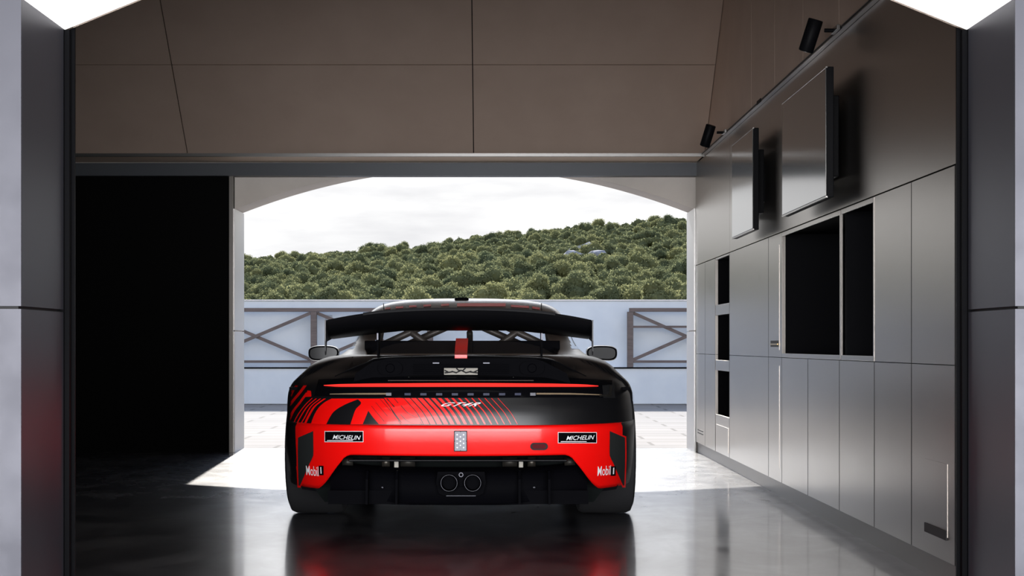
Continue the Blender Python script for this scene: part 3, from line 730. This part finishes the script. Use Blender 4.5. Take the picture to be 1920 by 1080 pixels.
P[-1] = [Vector((p.x, p.y, .5345)) + nrm(max(-.9, min(.9, p.x)), .535) * 0.008 * (1 - (abs(p.x) / .93) ** 5) for p in top]
P.append([Vector((p.x, p.y, .537)) - Vector((0, -0.01, 0)) for p in top])
inner = [[p + Vector((0, 0.05, 0.012)) for p in P[0]]] + P
mb = MB(); mb.grid(inner); o = mb.build('rear_bumper', [M['red'], M['paint']], car, smooth=True, fix=False)
for p in o.data.polygons:
    if abs(p.center.x) > .845 : p.material_index = 1
bm = bmesh.new(); bm.from_mesh(o.data); bmesh.ops.recalc_face_normals(bm, faces=bm.faces[:]); bm.to_mesh(o.data); bm.free()
bumper = o
o['label'] = 'red bumper with black outer corners'
BO = 0.0160
def mir(poly): return [(1730.5 - x, y) for x, y in poly]
# corner vents, outlined in red
for s_, f_ in ((-1, lambda p: p), (1, mir)):
    mbv = MB(); ribbon(mbv, f_([(561.5, 818), (561, 850), (561.5, 880), (562.5, 912)]), f_([(594, 806), (594.5, 850), (587.5, 868), (568, 912)]), 14, 5, BO - 0.0005)
    v = mbv.build('corner_vent', M['red'], bumper, smooth=True)
    mbv = MB(); ribbon(mbv, f_([(564.5, 820), (564, 850), (564.5, 880), (565.5, 908)]), f_([(592, 808), (592.5, 850), (585.5, 867), (567.5, 908)]), 14, 5, BO + 0.0015)
    mbv.build('vent_mesh', M['mesh'], v, smooth=True)
# lettering
def text_mesh(s, size, shear=0.0, offset=0.0, xs=1.0, spacing=1.0):
    cu = bpy.data.curves.new('t', 'FONT'); cu.body = s; cu.size = size; cu.shear = shear; cu.offset = offset; cu.align_x = 'LEFT'; cu.space_character = spacing; cu.resolution_u = 3
    ob = bpy.data.objects.new('t', cu); COL.objects.link(ob); dg = bpy.context.evaluated_depsgraph_get()
    me = ob.evaluated_get(dg).to_mesh(); v = [(p.co.x * xs, p.co.y) for p in me.vertices]; me.calc_loop_triangles(); f = [tuple(p.vertices) for p in me.loop_triangles]
    ob.evaluated_get(dg).to_mesh_clear(); bpy.data.objects.remove(ob); bpy.data.curves.remove(cu)
    return v, f
def text_on(name, s, x0, z0, x1, h, parent, m_, off, shear=0, bold=0, slant=0.0, spacing=1.0):
    """lettering from x0 to x1, cap height h, foot at z0 (slant: rise along x)"""
    v, f = text_mesh(s, 1.0, shear, bold, 1.0, spacing)
    xa, xb = min(p[0] for p in v), max(p[0] for p in v); za, zb = min(p[1] for p in v), max(p[1] for p in v)
    V = []
    for x, z in v:
        X = x0 + (x - xa) / (xb - xa) * (x1 - x0); Z = z0 + (z - za) / (zb - za) * h + slant * (X - x0)
        V.append(onsurf(X, Z, off))
    return mesh_obj(name, V, f, m_, parent)
def pquad(name, corners, parent, m_, off, n=8):
    mb = MB(); a, b, c_, d = corners; ribbon(mb, [a, b], [d, c_], n, 2, off); return mb.build(name, m_, parent, smooth=True)
for s_, (xa, xb, yt, yb, tl) in (('l', (612.5, 683.5, 808, 828, -0.0)), ('r', (1044, 1115, 810, 830, 0.0))):
    q = pquad('sponsor_sticker', [(xa, yt), (xb, yt), (xb, yb), (xa, yb)], bumper, M['white'], BO + 0.0006)
    pquad('sticker_field', [(xa + 1, yt + 1), (xb - 1, yt + 1), (xb - 1, yb - 1), (xa + 1, yb - 1)], q, M['gloss'], BO + 0.0014)
    a = raycar(xa + 15, yb - 5.5); b = raycar(xb - 4.5, yb - 5.5); h = raycar((xa + xb) / 2, yb - 13.3)[1] - raycar((xa + xb) / 2, yb - 5.5)[1]
    text_on('lettering', 'MICHELIN', a[0], a[1], b[0], h, q, M['white'], BO + 0.0024, 0.35, 0.006)
    pquad('underline', [(xa + 5, yb - 3.6), (xb - 19, yb - 3.6), (xb - 19, yb - 2.4), (xa + 5, yb - 2.4)], q, M['white'], BO + 0.0024)
for (xa, xb, yb_, dk) in ((580, 602, 888, (602.5, 611)), (1116, 1139.5, 889.5, (1140, 1149))):
    a = raycar(xa, yb_); b = raycar(xb, yb_); h = raycar((xa + xb) / 2, yb_ - 17)[1] - raycar((xa + xb) / 2, yb_)[1]
    text_on('sponsor_lettering', 'Mobil', a[0], a[1], b[0], h, bumper, M['white'], BO + 0.0030, 0.0, 0.003)
    q = pquad('number_box', [(dk[0], yb_ - 17), (dk[1], yb_ - 17), (dk[1], yb_), (dk[0], yb_)], bumper, M['gloss'], BO + 0.0030)
    a = raycar(dk[0] + 3.4, yb_ - 3); b = raycar(dk[1] - 3.4, yb_ - 3); text_on('numeral', '1', a[0], a[1], b[0], h * 0.68, q, M['white'], BO + 0.0042, 0, 0.0)
# model script: wide slanted letters
a = raycar(827, 762.5); b = raycar(902, 763); h = raycar(864, 755)[1] - raycar(864, 762.5)[1]
text_on('model_badge', 'GT4R', a[0], a[1], b[0], h, car, M['white'], 0.004, 0.9, 0.014, spacing=1.15)
# rain light
o = MB(); x0, z0 = xz(851.5, 845.5); x1, z1 = xz(876, 807); Yb = yrear(0, .47) - 0.014
o.box(x0, Yb - 0.012, z0, x1, Yb + 0.002, z1, 0.002); rl = o.build('rain_light', M['gloss'], car)
MB().box(x0 + .003, Yb - 0.0145, z0 + .003, x1 - .003, Yb - 0.0121, z1 - .003, 0.001).build('light_plate', M['leds'], rl)
led = mat('clear_led', (0.75, 0.75, 0.8), 0.15, emit=(1, 0.95, 0.95), es=0.25)
ld = []
for r_, (zc, xl_) in enumerate(((809, 0), (813, 1), (817.2, 0), (821.3, 1), (825.2, 0), (829, 1), (833.1, 0))):
    for px in ((857, 869) if not xl_ else (863,)):
        cx_, cz_ = xz(px + .5, zc + 5.2); ld.append((cx_, cz_))
for cx_, cz_ in ld: MB().lathe([(-.0025, .0001), (-.0022, .003), (0, .0042)], (cx_, Yb - 0.0146, cz_), 'y', 12).build('led', led, rl)
for fx in (0, .5, 1):
    for fz in (0, .5, 1):
        if fx == .5 and fz == .5: continue
        if fx != .5 or fz in (0, 1):
            cx_, cz_ = x0 + .003 + (x1 - x0 - .006) * fx, z0 + .003 + (z1 - z0 - .006) * fz
            MB().lathe([(-.0006, .0001), (-.0006, .003), (0.0005, .0032)], (cx_, Yb - 0.0146, cz_), 'y', 10).build('screw', M['gap'], rl)
# tow eye recess at the right
mb = MB(); cx_, cz_ = raycar(1010.5, 836.5); pt = []
def pill(w, h, n=8):
    r = h / 2; o_ = []
    for k in range(n + 1): a_ = -math.pi / 2 + math.pi * k / n; o_.append((w / 2 - r + r * math.cos(a_), r * math.sin(a_)))
    for k in range(n + 1): a_ = math.pi / 2 + math.pi * k / n; o_.append((-w / 2 + r + r * math.cos(a_), r * math.sin(a_)))
    return o_
yb_ = yrear(cx_, cz_) - 0.020
mb.prism([(cx_ + a_, cz_ + b_) for a_, b_ in pill(.088, .036)], 'y', yb_ - 0.004, yb_ + 0.006); tw = mb.build('tow_strap_recess', M['gloss'], car)
MB().prism([(cx_ + a_, cz_ + b_) for a_, b_ in pill(.068, .024)], 'y', yb_ - 0.0055, yb_ - 0.0041).build('tow_strap', mat('dark_red_strap', (0.10, 0.004, 0.008), 0.6, 0, 0.1), tw)

# --- light bar and dark band
mb = MB(); ribbon(mb, [(598, 712.5), (700, 709), (865, 708), (1030, 709), (1147, 714)], [(590, 743), (700, 745.5), (865, 746.2), (1030, 745.5), (1148, 746)], 48, 6, 0.004); band = mb.build('tail_panel', M['gloss'], car, smooth=True)
mb = MB(); ribbon(mb, [(609, 724.3), (640, 722.6), (740, 721.3), (865, 720.6), (990, 721.3), (1090, 723), (1120, 725.4)], [(609, 725.6), (640, 727.4), (740, 727.2), (865, 726.9), (990, 727.2), (1090, 727.4), (1120, 726.6)], 48, 3, 0.0095)
mb.build('light_bar', M['lamp_red'], car, smooth=True)
for poly in (((620, 739.8), (680, 738.4), (733, 738)), ((1126, 741), (1060, 738.4), (1005, 738))):
    mb = MB(); ribbon(mb, list(poly), [(p[0], p[1] + 2.8 - (1.4 if i == 0 else 0)) for i, p in enumerate(poly)], 12, 2, 0.0085); g = mb.build('indicator_strip', M['gold'], car, smooth=True)
for x0 in (724.5, 993.5): pquad('strip_end_lens', [(x0, 737.8), (x0 + 10, 737.8), (x0 + 10, 743), (x0, 743)], car, mat('pale_lens', (0.22, 0.22, 0.25), 0.3), 0.009)
mb = MB(); ribbon(mb, [(752, 736), (975, 736)], [(752, 745), (975, 745)], 12, 2, 0.0065); ins = mb.build('inset_panel', M['plastic'], band, smooth=True)
for k in range(8):
    x0 = 759 + 29.4 * k; pquad('inset_tile', [(x0, 738), (x0 + 11.5, 738), (x0 + 11.5, 742.2), (x0, 742.2)], band, M['slot'], 0.0085, 3)
# right tail corner sensor housing
mb = MB(); ribbon(mb, [(1128, 724), (1150, 722)], [(1130, 747), (1152, 747)], 6, 3, 0.006); tcn_ = mb.build('tail_corner_recess', M['gap'], car, smooth=True)
mb = MB(); ribbon(mb, [(1141.5, 725), (1145.5, 725)], [(1139, 743), (1144.5, 743)], 3, 4, 0.009); ribbon(mb, [(1122, 741.5), (1140, 741)], [(1122, 744.5), (1143, 744.8)], 3, 2, 0.009)
mb.build('corner_edge', M['steel'], tcn_, smooth=True)
# perforated metal strip above the light bar
mb = MB()
ribbon(mb, [(728, 715.8), (1000, 715.8)], [(728, 717.4), (1000, 717.4)], 20, 1, 0.010); ps = mb.build('perforated_strip', mat('pinkish_metal', (0.62, 0.45, 0.42), 0.3, 0.8), car, smooth=True)
mb = MB(); ribbon(mb, [(735, 718.6), (995, 718.6)], [(735, 719.5), (995, 719.5)], 20, 1, 0.010); mb.build('perforated_strip', M['tip'], car, smooth=True)
for pxx in (766.5, 962.5, 1062.5, 686): 
    a = raycar(pxx, 708); MB().lathe([(-.004, .0002), (-.003, .003), (0.002, .0035)], (a[0], yrear(*a) - 0.003, a[1]), 'y', 10).build('deck_screw', M['steel'], car)

# --- ducktail lip and grille recess under it
lip = [(632, 704), (660, 690), (690, 678), (702, 672.5), (760, 668.5), (865, 666.5), (970, 668.5), (1028, 672.5), (1040, 676), (1070, 690), (1097, 704)]
lipw = [0.945, .96, .98, 1]
LP = [xz(px, py, 8.42) for px, py in lip]
top_, edge_, und = [], [], []
for k in range(61):
    x = LP[0][0] + (LP[-1][0] - LP[0][0]) * k / 60; z = cat([p[0] for p in LP], [p[1] for p in LP], x)
    ycut = -0.60 + 0.16 * (abs(x) / .66) ** 2.2
    ys = min(ycut, yrear(x, min(z, .87)) - 0.012)
    edge_.append((x, ys, z)); top_.append((x, ys + 0.30 - .12 * (abs(x) / .66) ** 2, max(z + 0.004, .882 - .1 * max(0, abs(x) - .5)) if abs(x) < .6 else z - .005)); und.append((x, ys + 0.008, z - 0.010))
und2 = [(x, yrear(x, max(.74, z - 0.06)) + 0.0, z - 0.06) if abs(x) > .4 else (x, y + 0.02, z - 0.03) for x, y, z in und]
mb = MB(); mb.grid([top_, edge_, [(x, y - 0.001, z - .004) for x, y, z in edge_], und, und2]); o = mb.build('ducktail_lip', M['carbon'], car, smooth=False, angle=35)
# grille block: louvred panel, two round fans, bright heat-shield window
def rear_box(name, px0, py0, px1, py1, dep, thick, m_, parent=None, bev=0.002, Y=8.18):
    x0, z1_ = xz(px0, py0, Y); x1_, z0_ = xz(px1, py1, Y)
    return MB().box(x0, dep, z0_, x1_, dep + thick, z1_, bev).build(name, m_, parent or car)
gr = empty('engine_grille', (0, 0, 0)); gr.parent = car
del_keys = [k for k in gr.keys()]
DG = -0.815
mbp = MB(); x0, z1_ = xz(655, 672, 8.2); x1_, z0_ = xz(1075, 712, 8.2)
A = [xz(662, 711, 8.15), xz(1070, 711, 8.15)]; 
mbp.prism([(A[0][0], A[0][1] - .02), (A[1][0], A[1][1] - .02), xz(1062, 700, 8.2), xz(1020, 678, 8.2), xz(1000, 672, 8.2), xz(730, 672, 8.2), xz(700, 678, 8.2), xz(668, 700, 8.2)], 'y', DG + .02, DG + .06)
mbp.build('grille_backing', M['plastic'], gr)
for k in range(5): rear_box('louvre', 776, 682 + k * 4.2, 954, 683.6 + k * 4.2, DG + .004, .018, M['plastic'], gr, 0.0008)
for px in (733, 997):
    cx_, cz_ = xz(px, 690, 8.2)
    fn = MB().prism([(cx_ + a_, cz_ + b_) for a_, b_ in pill(.125, .068)], 'y', DG + .004, DG + .022).build('fan_cover', M['plastic'], gr)
    MB().lathe([(-.004, .0001), (-.004, .020), (0, .024)], (cx_, DG + .0039, cz_), 'y', 20).build('fan_hub', M['plastic'], fn)
hw = rear_box('heat_shield', 832, 687, 897, 703, DG - .002, .006, M['plastic'], gr)
tan = mat('bright_metal_mesh', (0.26, 0.24, 0.20), 0.5, 0.0)
mb = MB()
x0, z1_ = xz(833, 690, 8.17); x1_, z0_ = xz(896, 702.5, 8.17)
hsh = MB().box(x0, DG - .005, z0_, x1_, DG - .0021, z1_).build('mesh_window', tan, hw)
for cx0, ln in ((865, [(847, 696), (856, 698.5), (865, 694), (874, 698.5), (884, 696)]), (865, [(856, 690), (860, 694), (868, 694.5), (873, 690)]), (840, [(834, 694), (842, 698), (848, 697), (834, 699)]), (890, [(896, 694), (888, 698), (882, 697), (896, 699)])):
    MB().tube([(xz(a_, b_, 8.17)[0], DG - .008, xz(a_, b_, 8.17)[1]) for a_, b_ in ln], 0.0035, 8).build('hose', M['gap'], hw)
MB().box(xz(812, 0, 8.17)[0], DG - .002, xz(0, 681.6, 8.17)[1], xz(824, 0, 8.17)[0], DG + .006, xz(0, 679.6, 8.17)[1]).build('catch', M['tip'], gr)
MB().box(xz(906, 0, 8.17)[0], DG - .002, xz(0, 681.6, 8.17)[1], xz(918, 0, 8.17)[0], DG + .006, xz(0, 679.6, 8.17)[1]).build('catch', M['tip'], gr)

# --- greenhouse
GZ = [.84, .87, .900, .934, .972, 1.06, 1.143, 1.18, 1.21, 1.225, 1.232, 1.237]
GW = [.79, .76, .715, .69, .672, .640, .594, .55, .462, .34, .21, .0]
GYR = [-.30, -.16, -.02, .10, .25, .46, .72, .88, 1.03, 1.14, 1.22, 1.35]
GYF = [2.35, 2.28, 2.18, 2.10, 2.02, 1.87, 1.70, 1.62, 1.55, 1.48, 1.43, 1.35]
def gw(z): return cat(GZ, GW, z)
def gyr(z): return cat(GZ, GYR, z)
def gyf(z): return cat(GZ, GYF, z)
def gring(z, off=0.0, n=3.2):
    w, a, b = gw(z) - off, gyr(z) + off, gyf(z) - off; ym = (a + b) / 2; hh = (b - a) / 2; pts_ = []
    for k in range(0, 129):
        t = -math.pi / 2 + 2 * math.pi * k / 128        # starts at the rear centre
        cx_, sy_ = math.cos(t), math.sin(t)
        e = 2 / n
        pts_.append((w * math.copysign(abs(cx_) ** e, cx_), ym + hh * math.copysign(abs(sy_) ** e, sy_), z))
    return pts_
def green():
    zs = [.84, .87, .89, .912, .93, .95, .97, .99, 1.02, 1.06, 1.09, 1.12, 1.143, 1.16, 1.18, 1.195, 1.21, 1.218, 1.225, 1.229, 1.232, 1.2345, 1.237]
    R_ = [gring(z) for z in zs]; nc_ = 129
    skin, rear, side, front = [], [], [], []
    for i in range(len(zs) - 1):
        for j in range(nc_ - 1):
            q = (i * nc_ + j, i * nc_ + j + 1, (i + 1) * nc_ + j + 1, (i + 1) * nc_ + j)
            c_ = sum((Vector(R_[i][j]), Vector(R_[i][j + 1]), Vector(R_[i + 1][j]), Vector(R_[i + 1][j + 1])), Vector()) / 4
            g_ = None
            if .89 < c_.z < 1.143:
                if j < 128 and abs(c_.x) < gw(c_.z) * .74 and c_.y < gyr(c_.z) + .16: g_ = rear
                elif abs(c_.x) < gw(c_.z) * .90 and c_.y > gyf(c_.z) - .16: g_ = front
                elif gyr(c_.z) + .36 < c_.y < gyf(c_.z) - .14 and not (1.02 < c_.y < 1.09) and c_.z > .912: g_ = side
            (skin if g_ is None else g_).append(q)
    v = [p for r in R_ for p in r]
    def sub(name, faces, m_):
        o = mesh_obj(name, v, faces, m_, car, smooth=True); bm = bmesh.new(); bm.from_mesh(o.data)
        bmesh.ops.delete(bm, geom=[q for q in bm.verts if not q.link_faces], context='VERTS'); bmesh.ops.remove_doubles(bm, verts=bm.verts[:], dist=.0005)
        bmesh.ops.recalc_face_normals(bm, faces=bm.faces[:]); bm.to_mesh(o.data); bm.free(); 
        for p in o.data.polygons: p.use_smooth = True
        return o
    sub('roof', skin, M['roofpaint'])
    sub('rear_window', rear, M['glass']); sub('windscreen', front, M['glass'])
    le = [q for q in side if v[q[0]][0] < 0]; ri = [q for q in side if v[q[0]][0] >= 0]
    sub('side_window', le, M['glass']); sub('side_window', ri, M['glass'])
M['roofpaint'] = mat('satin_black_roof', (0.007, 0.007, 0.008), 0.20, 0, 0.3)
green()
# roof decals
def yroof(x, z):
    w = gw(z); ym = (gyr(z) + gyf(z)) / 2; hh = (gyf(z) - gyr(z)) / 2; q = min(1, abs(x) / max(w, 1e-4)); return ym - hh * (1 - q ** 3.2) ** (1 / 3.2)
mb = MB()
for xa, xb, ya, yb_ in ((722, 732, 577.5, 580.5), (742, 756, 575.5, 579), (767, 781, 573.5, 577), (794, 808, 572, 575.5), (827, 842, 570.5, 574.5), (857, 948, 569, 575), (958, 992, 572, 576), (998, 1012, 575, 579)):
    sl = 2.2 if xa > 900 else (-1 if xa < 840 else 0)
    ribbon(mb, [(xa, ya), (xb, ya + sl)], [(xa, yb_), (xb, yb_ + sl)], 8, 2, 0.002, True, yroof)
mb.build('roof_livery', M['red'], car, smooth=True)
for px in (719, 1015):
    mb = MB(); ribbon(mb, [(px - .5, 569), (px, 584)], [(px + .9, 569), (px + 1.3, 584)], 6, 1, 0.002, True, yroof); mb.build('roof_joint', M['gap'], car, smooth=True)
zc = CH + 80 * 10.3 / 3000
x0 = (853 - VX) / F * 10.2 - XC; x1_ = (879.5 - VX) / F * 10.2 - XC
MB().box(x0, 1.12, 1.19, x1_, 1.26, 1.236, 0.010).build('roof_antenna_block', M['plastic'], car)
# interior: tray, bulkhead, dash, cage
inn = empty('interior', (0, 0, 0)); inn.parent = car
MB().box(-.56, .22, .70, .56, .25, .962, 0.004).build('rear_bulkhead', M['plastic'], inn)
MB().box(-.58, 1.75, .70, .58, 2.05, .935, 0.02).build('dashboard', M['plastic'], inn)
cage = mat('bronze_cage_tube', (0.10, 0.085, 0.075), 0.4, 0.3)
for a, b in (((-.50, .62, .93), (-.08, .80, 1.13)), ((.50, .62, .93), (.08, .80, 1.13)), ((-.20, .62, .93), (-.48, .80, 1.13)), ((.20, .62, .93), (.48, .80, 1.13)),
             ((-.44, .9, .90), (.10, .95, 1.14)), ((.44, .9, .90), (-.10, .95, 1.14)), ((-.53, .80, .88), (-.50, .95, 1.13)), ((.53, .80, .88), (.50, .95, 1.13)),
             ((-.52, 1.0, 1.145), (.52, 1.0, 1.145)), ((0.02, 1.9, .93), (0.02, 1.75, 1.02))):
    MB().tube([a, b], 0.021, 12).build('cage_tube', cage, inn, smooth=True)
for sx in (-.30, .28):
    st = MB(); st.box(sx - .20, .95, .5, sx + .20, 1.10, .86, .05); st.box(sx - .12, .97, .84, sx + .12, 1.08, .93, .03); st.build('racing_seat', M['plastic'], inn)
# red centre stripe on the rear window and below
stp = MB()
zz_ = [.87, .90, .93, .965, .985]
def yg(x, z): return yroof(x, z)
A_ = [(-.0, z) for z in zz_]
x0, _ = xz(853, 0, 8.95); x1_, _ = xz(876.5, 0, 8.95)
ribbon(stp, [(x0, z) for z in (.875, .92, .972)], [(x1_, z) for z in (.875, .92, .972)], 8, 3, 0.004, False, yroof); stp.build('centre_stripe', M['red'], car, smooth=True)
x0, _ = xz(852.5, 0, 8.33); x1_, _ = xz(876, 0, 8.33)
MB().box(x0, -0.615, .852, x1_, -0.600, .887, 0.001).build('centre_stripe', M['red'], car)

# --- rear wing
def wing():
    w = empty('rear_wing', (0, 0, 0)); w.parent = car
    HX = .69; prof = []
    for k in range(15): t = k / 14; prof.append((t, .055 * math.sin(math.pi * t ** .7) + .0))
    P = []
    for k in range(49):
        x = -HX + 2 * HX * k / 48; u_ = abs(x) / HX
        zt = 1.128 - .060 * u_ ** 2.6 ; zbm = 1.014 - .046 * max(0, (u_ - .42) / .58) ** 1.15
        ring = []
        # trailing edge high at the back, leading edge low and further forward
        te = Vector((x, -.62, zt)); le = Vector((x, -.30, zbm + .001))
        n_ = 14
        for q in range(n_ + 1):      # upper skin (from trailing to leading edge)
            t = q / n_; p = te.lerp(le, t); ring.append(p + Vector((0, 0.012, .022 * math.sin(math.pi * t))))
        for q in range(1, n_):      # lower skin back, bulging down and back
            t = 1 - q / n_; p = te.lerp(le, t); bul = math.sin(math.pi * t ** 1.0); ring.append(p + Vector((0, -.075 * bul, -.026 * bul)))
        P.append(ring)
    nr = len(P[0]); v = [p for r in P for p in r]; f = []
    for i in range(48):
        for j in range(nr): f.append((i * nr + j, i * nr + (j + 1) % nr, (i + 1) * nr + (j + 1) % nr, (i + 1) * nr + j))
    f.append(tuple(range(nr))); f.append(tuple(48 * nr + j for j in range(nr)))
    o = mesh_obj('wing_blade', v, f, M['carbon'], w); bm = bmesh.new(); bm.from_mesh(o.data); bmesh.ops.recalc_face_normals(bm, faces=bm.faces[:]); bm.to_mesh(o.data); bm.free(); sharp(o, 50)
    gz = lambda x: 1.128 - .060 * (abs(x) / HX) ** 2.6
    mb = MB(); mb.grid([[(x, -.622 - q, gz(x) + r_) for x in [-.5 + k / 32 for k in range(33)]] for q, r_ in ((0, -.010), (.006, -.010), (.009, -.003), (.004, .004), (0, .004), (0, -.010))]); mb.build('gurney_flap', M['steel_dark'], w, angle=40)
    for s_ in (-1, 1):
        mb = MB(); pp = [(-.65, 1.068), (-.655, .96), (-.645, .905), (-.63, .885), (-.61, .905), (-.59, .955), (-.30, .972), (-.30, 1.0), (-.42, 1.05)]
        mb.prism(pp, 'x', s_ * HX + s_ * .001, s_ * HX + s_ * .007); o = mb.build('endplate', M['steel_dark'], w)
        mb = MB(); sx = s_ * .435
        mb.prism([(-.46, .86), (-.36, .86), (-.30, .99), (-.33, 1.04), (-.42, 1.05), (-.47, 1.0)], 'x', sx - .004, sx + .004); mb.build('wing_support', M['plastic'], w)
        MB().box(sx - .004, -.478, .965, sx + .004, -.472, 1.0).build('support_edge', M['tip'], w)
wing()

# --- mirrors
def mirror(s_):
    o = empty('door_mirror', (s_ * .909 + (-.022 if s_ < 0 else -.022), 1.50, .885)); o.parent = car
    mb = MB(); rr = []
    def oval(w, h, n=36, e=2.9):
        r_ = []
        for k in range(n):
            t = 2 * math.pi * k / n; c_, q = math.cos(t), math.sin(t); x = w * math.copysign(abs(c_) ** (2 / e), c_); z = h * math.copysign(abs(q) ** (2 / e), q)
            z *= 1 - .22 * s_ * -x / w if q < 0 else 1; r_.append((x, z))
        return r_
    P = []
    for (yy, w, h) in ((0.0, .090, .038), (-.004, .098, .046), (.03, .103, .050), (.09, .095, .046), (.13, .06, .03), (.145, .01, .005)):
        P.append([(x, yy, z) for x, z in oval(w, h)])
    n_ = 36; v = [p for r in P for p in r]; f = [(i * n_ + j, i * n_ + (j + 1) % n_, (i + 1) * n_ + (j + 1) % n_, (i + 1) * n_ + j) for i in range(5) for j in range(n_)]
    f.append(tuple(range(n_))); mb.add(v, f); mb.build('mirror_housing', M['gloss'], o, angle=50)
    mb = MB(); q = oval(.088, .037); mb.prism(q, 'y', -.002, 0.0005); g = mb.build('mirror_glass', M['mirror'] if s_ < 0 else M['gloss'], o)
    mb = MB(); mb.tube([(-s_ * .05, .07, -.035), (-s_ * .12, .09, -.06), (-s_ * .22, .11, -.045)], .014, 10); mb.build('mirror_arm', M['gloss'], o, smooth=True)
mirror(-1); mirror(1)

# --- diffuser and underside
df = empty('diffuser', (0, 0, 0)); df.parent = car
mb = MB(); mb.prism([(-.60, .40), (.60, .40), (.76, .20), (.70, .12), (-.70, .12), (-.76, .20)], 'y', -.62, -.58); mb.build('rear_panel', mat('dark_green_black', (.0015, .003, .003), .6, 0, .05), df)
MB().box(-.55, -.925, .352, .55, -.88, .364, .004).build('trim_bar', M['gloss'], df)
def lipshape():
    P = []
    for (dy, z) in ((0, .125), (-.02, .14), (-.01, .27), (.03, .30), (.10, .31)):
        row = []
        for k in range(41):
            x = -.66 + 1.32 * k / 40; u_ = abs(x) / .66; row.append((x, -.83 + dy + .12 * u_ ** 3, z + (.03 * u_ ** 4)))
        P.append(row)
    return P
mb = MB(); mb.grid(lipshape()); mb.build('diffuser_body', M['plastic'], df, smooth=True)
mb = MB(); mb.prism([(-.83, .13), (-.30, .10), (-.30, .16), (-.83, .20)], 'x', -.66, .66); mb.build('diffuser_floor', M['plastic'], df)
for x in (-.46, -.31, .31, .46):
    mb = MB(); mb.prism([(-.90, .135), (-.875, .26), (-.84, .30), (-.80, .30), (-.60, .12)], 'x', x - .006, x + .006); mb.build('fin', M['plastic'], df)
for s_ in (-1, 1):
    x = s_ * .385; MB().lathe([(-.004, .0002), (-.003, .005), (.003, .006)], (x, -.842, .215), 'y', 12).build('bolt', M['tip'], df)
    # heat-shielded pipes seen in the gap
    for (xa, xb, r, nm) in ((.545, .60, .022, 0), (.355, .395, .028, 1), (.225, .30, .026, 2)):
        MB().tube([(s_ * xa, -.70, .335 - .0), (s_ * xb, -.70, .335)], r, 16).build('exhaust_pipe', mat('dull_pipe', (.05, .046, .04), .5, .6) if nm != 1 else mat('pipe_joint', (.10, .09, .075), .45, .8), df, smooth=True)
    MB().box(s_ * .32 - .014, -.735, .302, s_ * .32 + .014, -.70, .352, .004).build('pipe_clamp', mat('clamp_metal', (.09, .085, .075), .4, .9), df)
    # outer dark skirts beside the diffuser
    mb = MB(); mb.prism([(s_ * .62, .34), (s_ * .745, .215), (s_ * .76, .208), (s_ * .83, .208), (s_ * .82, .185), (s_ * .68, .165), (s_ * .62, .20)], 'y', -.60, -.52); mb.build('side_skirt', M['plastic'], df)
ex = empty('exhaust', (0, 0, 0)); ex.parent = car
cx0, cz0 = xz(864, 907, 8.0)
mb = MB(); mb.prism([(cx0 + a_, cz0 + b_) for a_, b_ in [(-.118, .055), (.118, .055), (.125, 0), (.112, -.055), (.085, -.066), (-.085, -.066), (-.112, -.055), (-.125, 0)]], 'y', -.885, -.83); mb.build('surround', M['plastic'], ex)
for px in (841.5, 886):
    x, z_ = xz(px, 907, 7.98)
    MB().lathe([(.0, .043), (-.03, .044), (-.035, .041), (-.03, .038), (.03, .034), (.08, .032)], (x, -.90, z_), 'y', 40).build('tail_pipe', M['tip'], ex, smooth=True)
    MB().lathe([(0, .0001), (0, .033)], (x, -.84, z_), 'y', 24).build('pipe_inner', M['gap'], ex)
MB().lathe([(0, .007), (-.006, .008), (-.006, .0115), (0, .012)], (cx0, -.886, xz(0, 892, 8)[1]), 'y', 24).build('tow_ring', M['tip'], ex)
MB().box(cx0 - .012, -.888, xz(0, 915, 8)[1], cx0 + .012, -.8845, xz(0, 897, 8)[1], .002).build('pipe_bridge', M['plastic'], ex)
MB().box(cx0 - .075, -.892, cz0 - .068, cx0 + .075, -.884, cz0 - .064, .001).build('surround_edge', M['tip'], ex)

# --- wheels
def wheel(x, y, wd, r):
    o = empty('wheel', (x, y, r)); o.parent = car; h = wd / 2; s_ = 1 if x > 0 else -1
    pr = [(-h + .02, r - .10), (-h, r - .07), (-h, r - .04), (-h + .012, r - .012), (-h + .035, r - .002), (0, r), (h - .035, r - .002), (h - .012, r - .012), (h, r - .04), (h, r - .07), (h - .02, r - .10)]
    MB().lathe(pr, (0, 0, 0), 'x', 64, True).build('tyre', M['rubber'], o, angle=40)
    MB().lathe([(-h + .02, r - .10), (-h + .03, r - .12), (h - .03, r - .12), (h - .02, r - .10)], (0, 0, 0), 'x', 48, True).build('rim', M['black_metal'], o, angle=40)
    for k in range(5):
        a_ = 2 * math.pi * k / 5; mb = MB()
        mb.tube([(s_ * h * .6, 0, 0), (s_ * h * .75, math.cos(a_) * (r - .11), math.sin(a_) * (r - .11))], .022, 8); mb.build('spoke', M['black_metal'], o)
    MB().tube([(s_ * .02, 0, 0), (s_ * h * .7, 0, 0)], .07, 20).build('hub', M['black_metal'], o)
    MB().lathe([(-.015, .06), (-.015, .18), (.015, .18), (.015, .06)], (0, 0, 0), 'x', 32, True).build('brake_disc', M['tip'], o)
for s_ in (-1, 1):
    wheel(s_ * (.950 - .155), 0, .31, .34); wheel(s_ * (.935 - .13), WHEEL_F, .26, .33)
# wheel-arch liner / floor pan
MB().box(-.62, -.56, .14, .62, 3.2, .19, .01).build('floor_pan', M['plastic'], car)
for s_ in (-1, 1):
    MB().box(s_ * .64, -.50, .70, s_ * .90, .5, .715).build('arch_liner', M['plastic'], car)
    a_ = MB().tube([(s_ * .585, -.42, .135), (s_ * .60, -.44, .10)], .008, 8).build('tow_point', M['steel'], car)
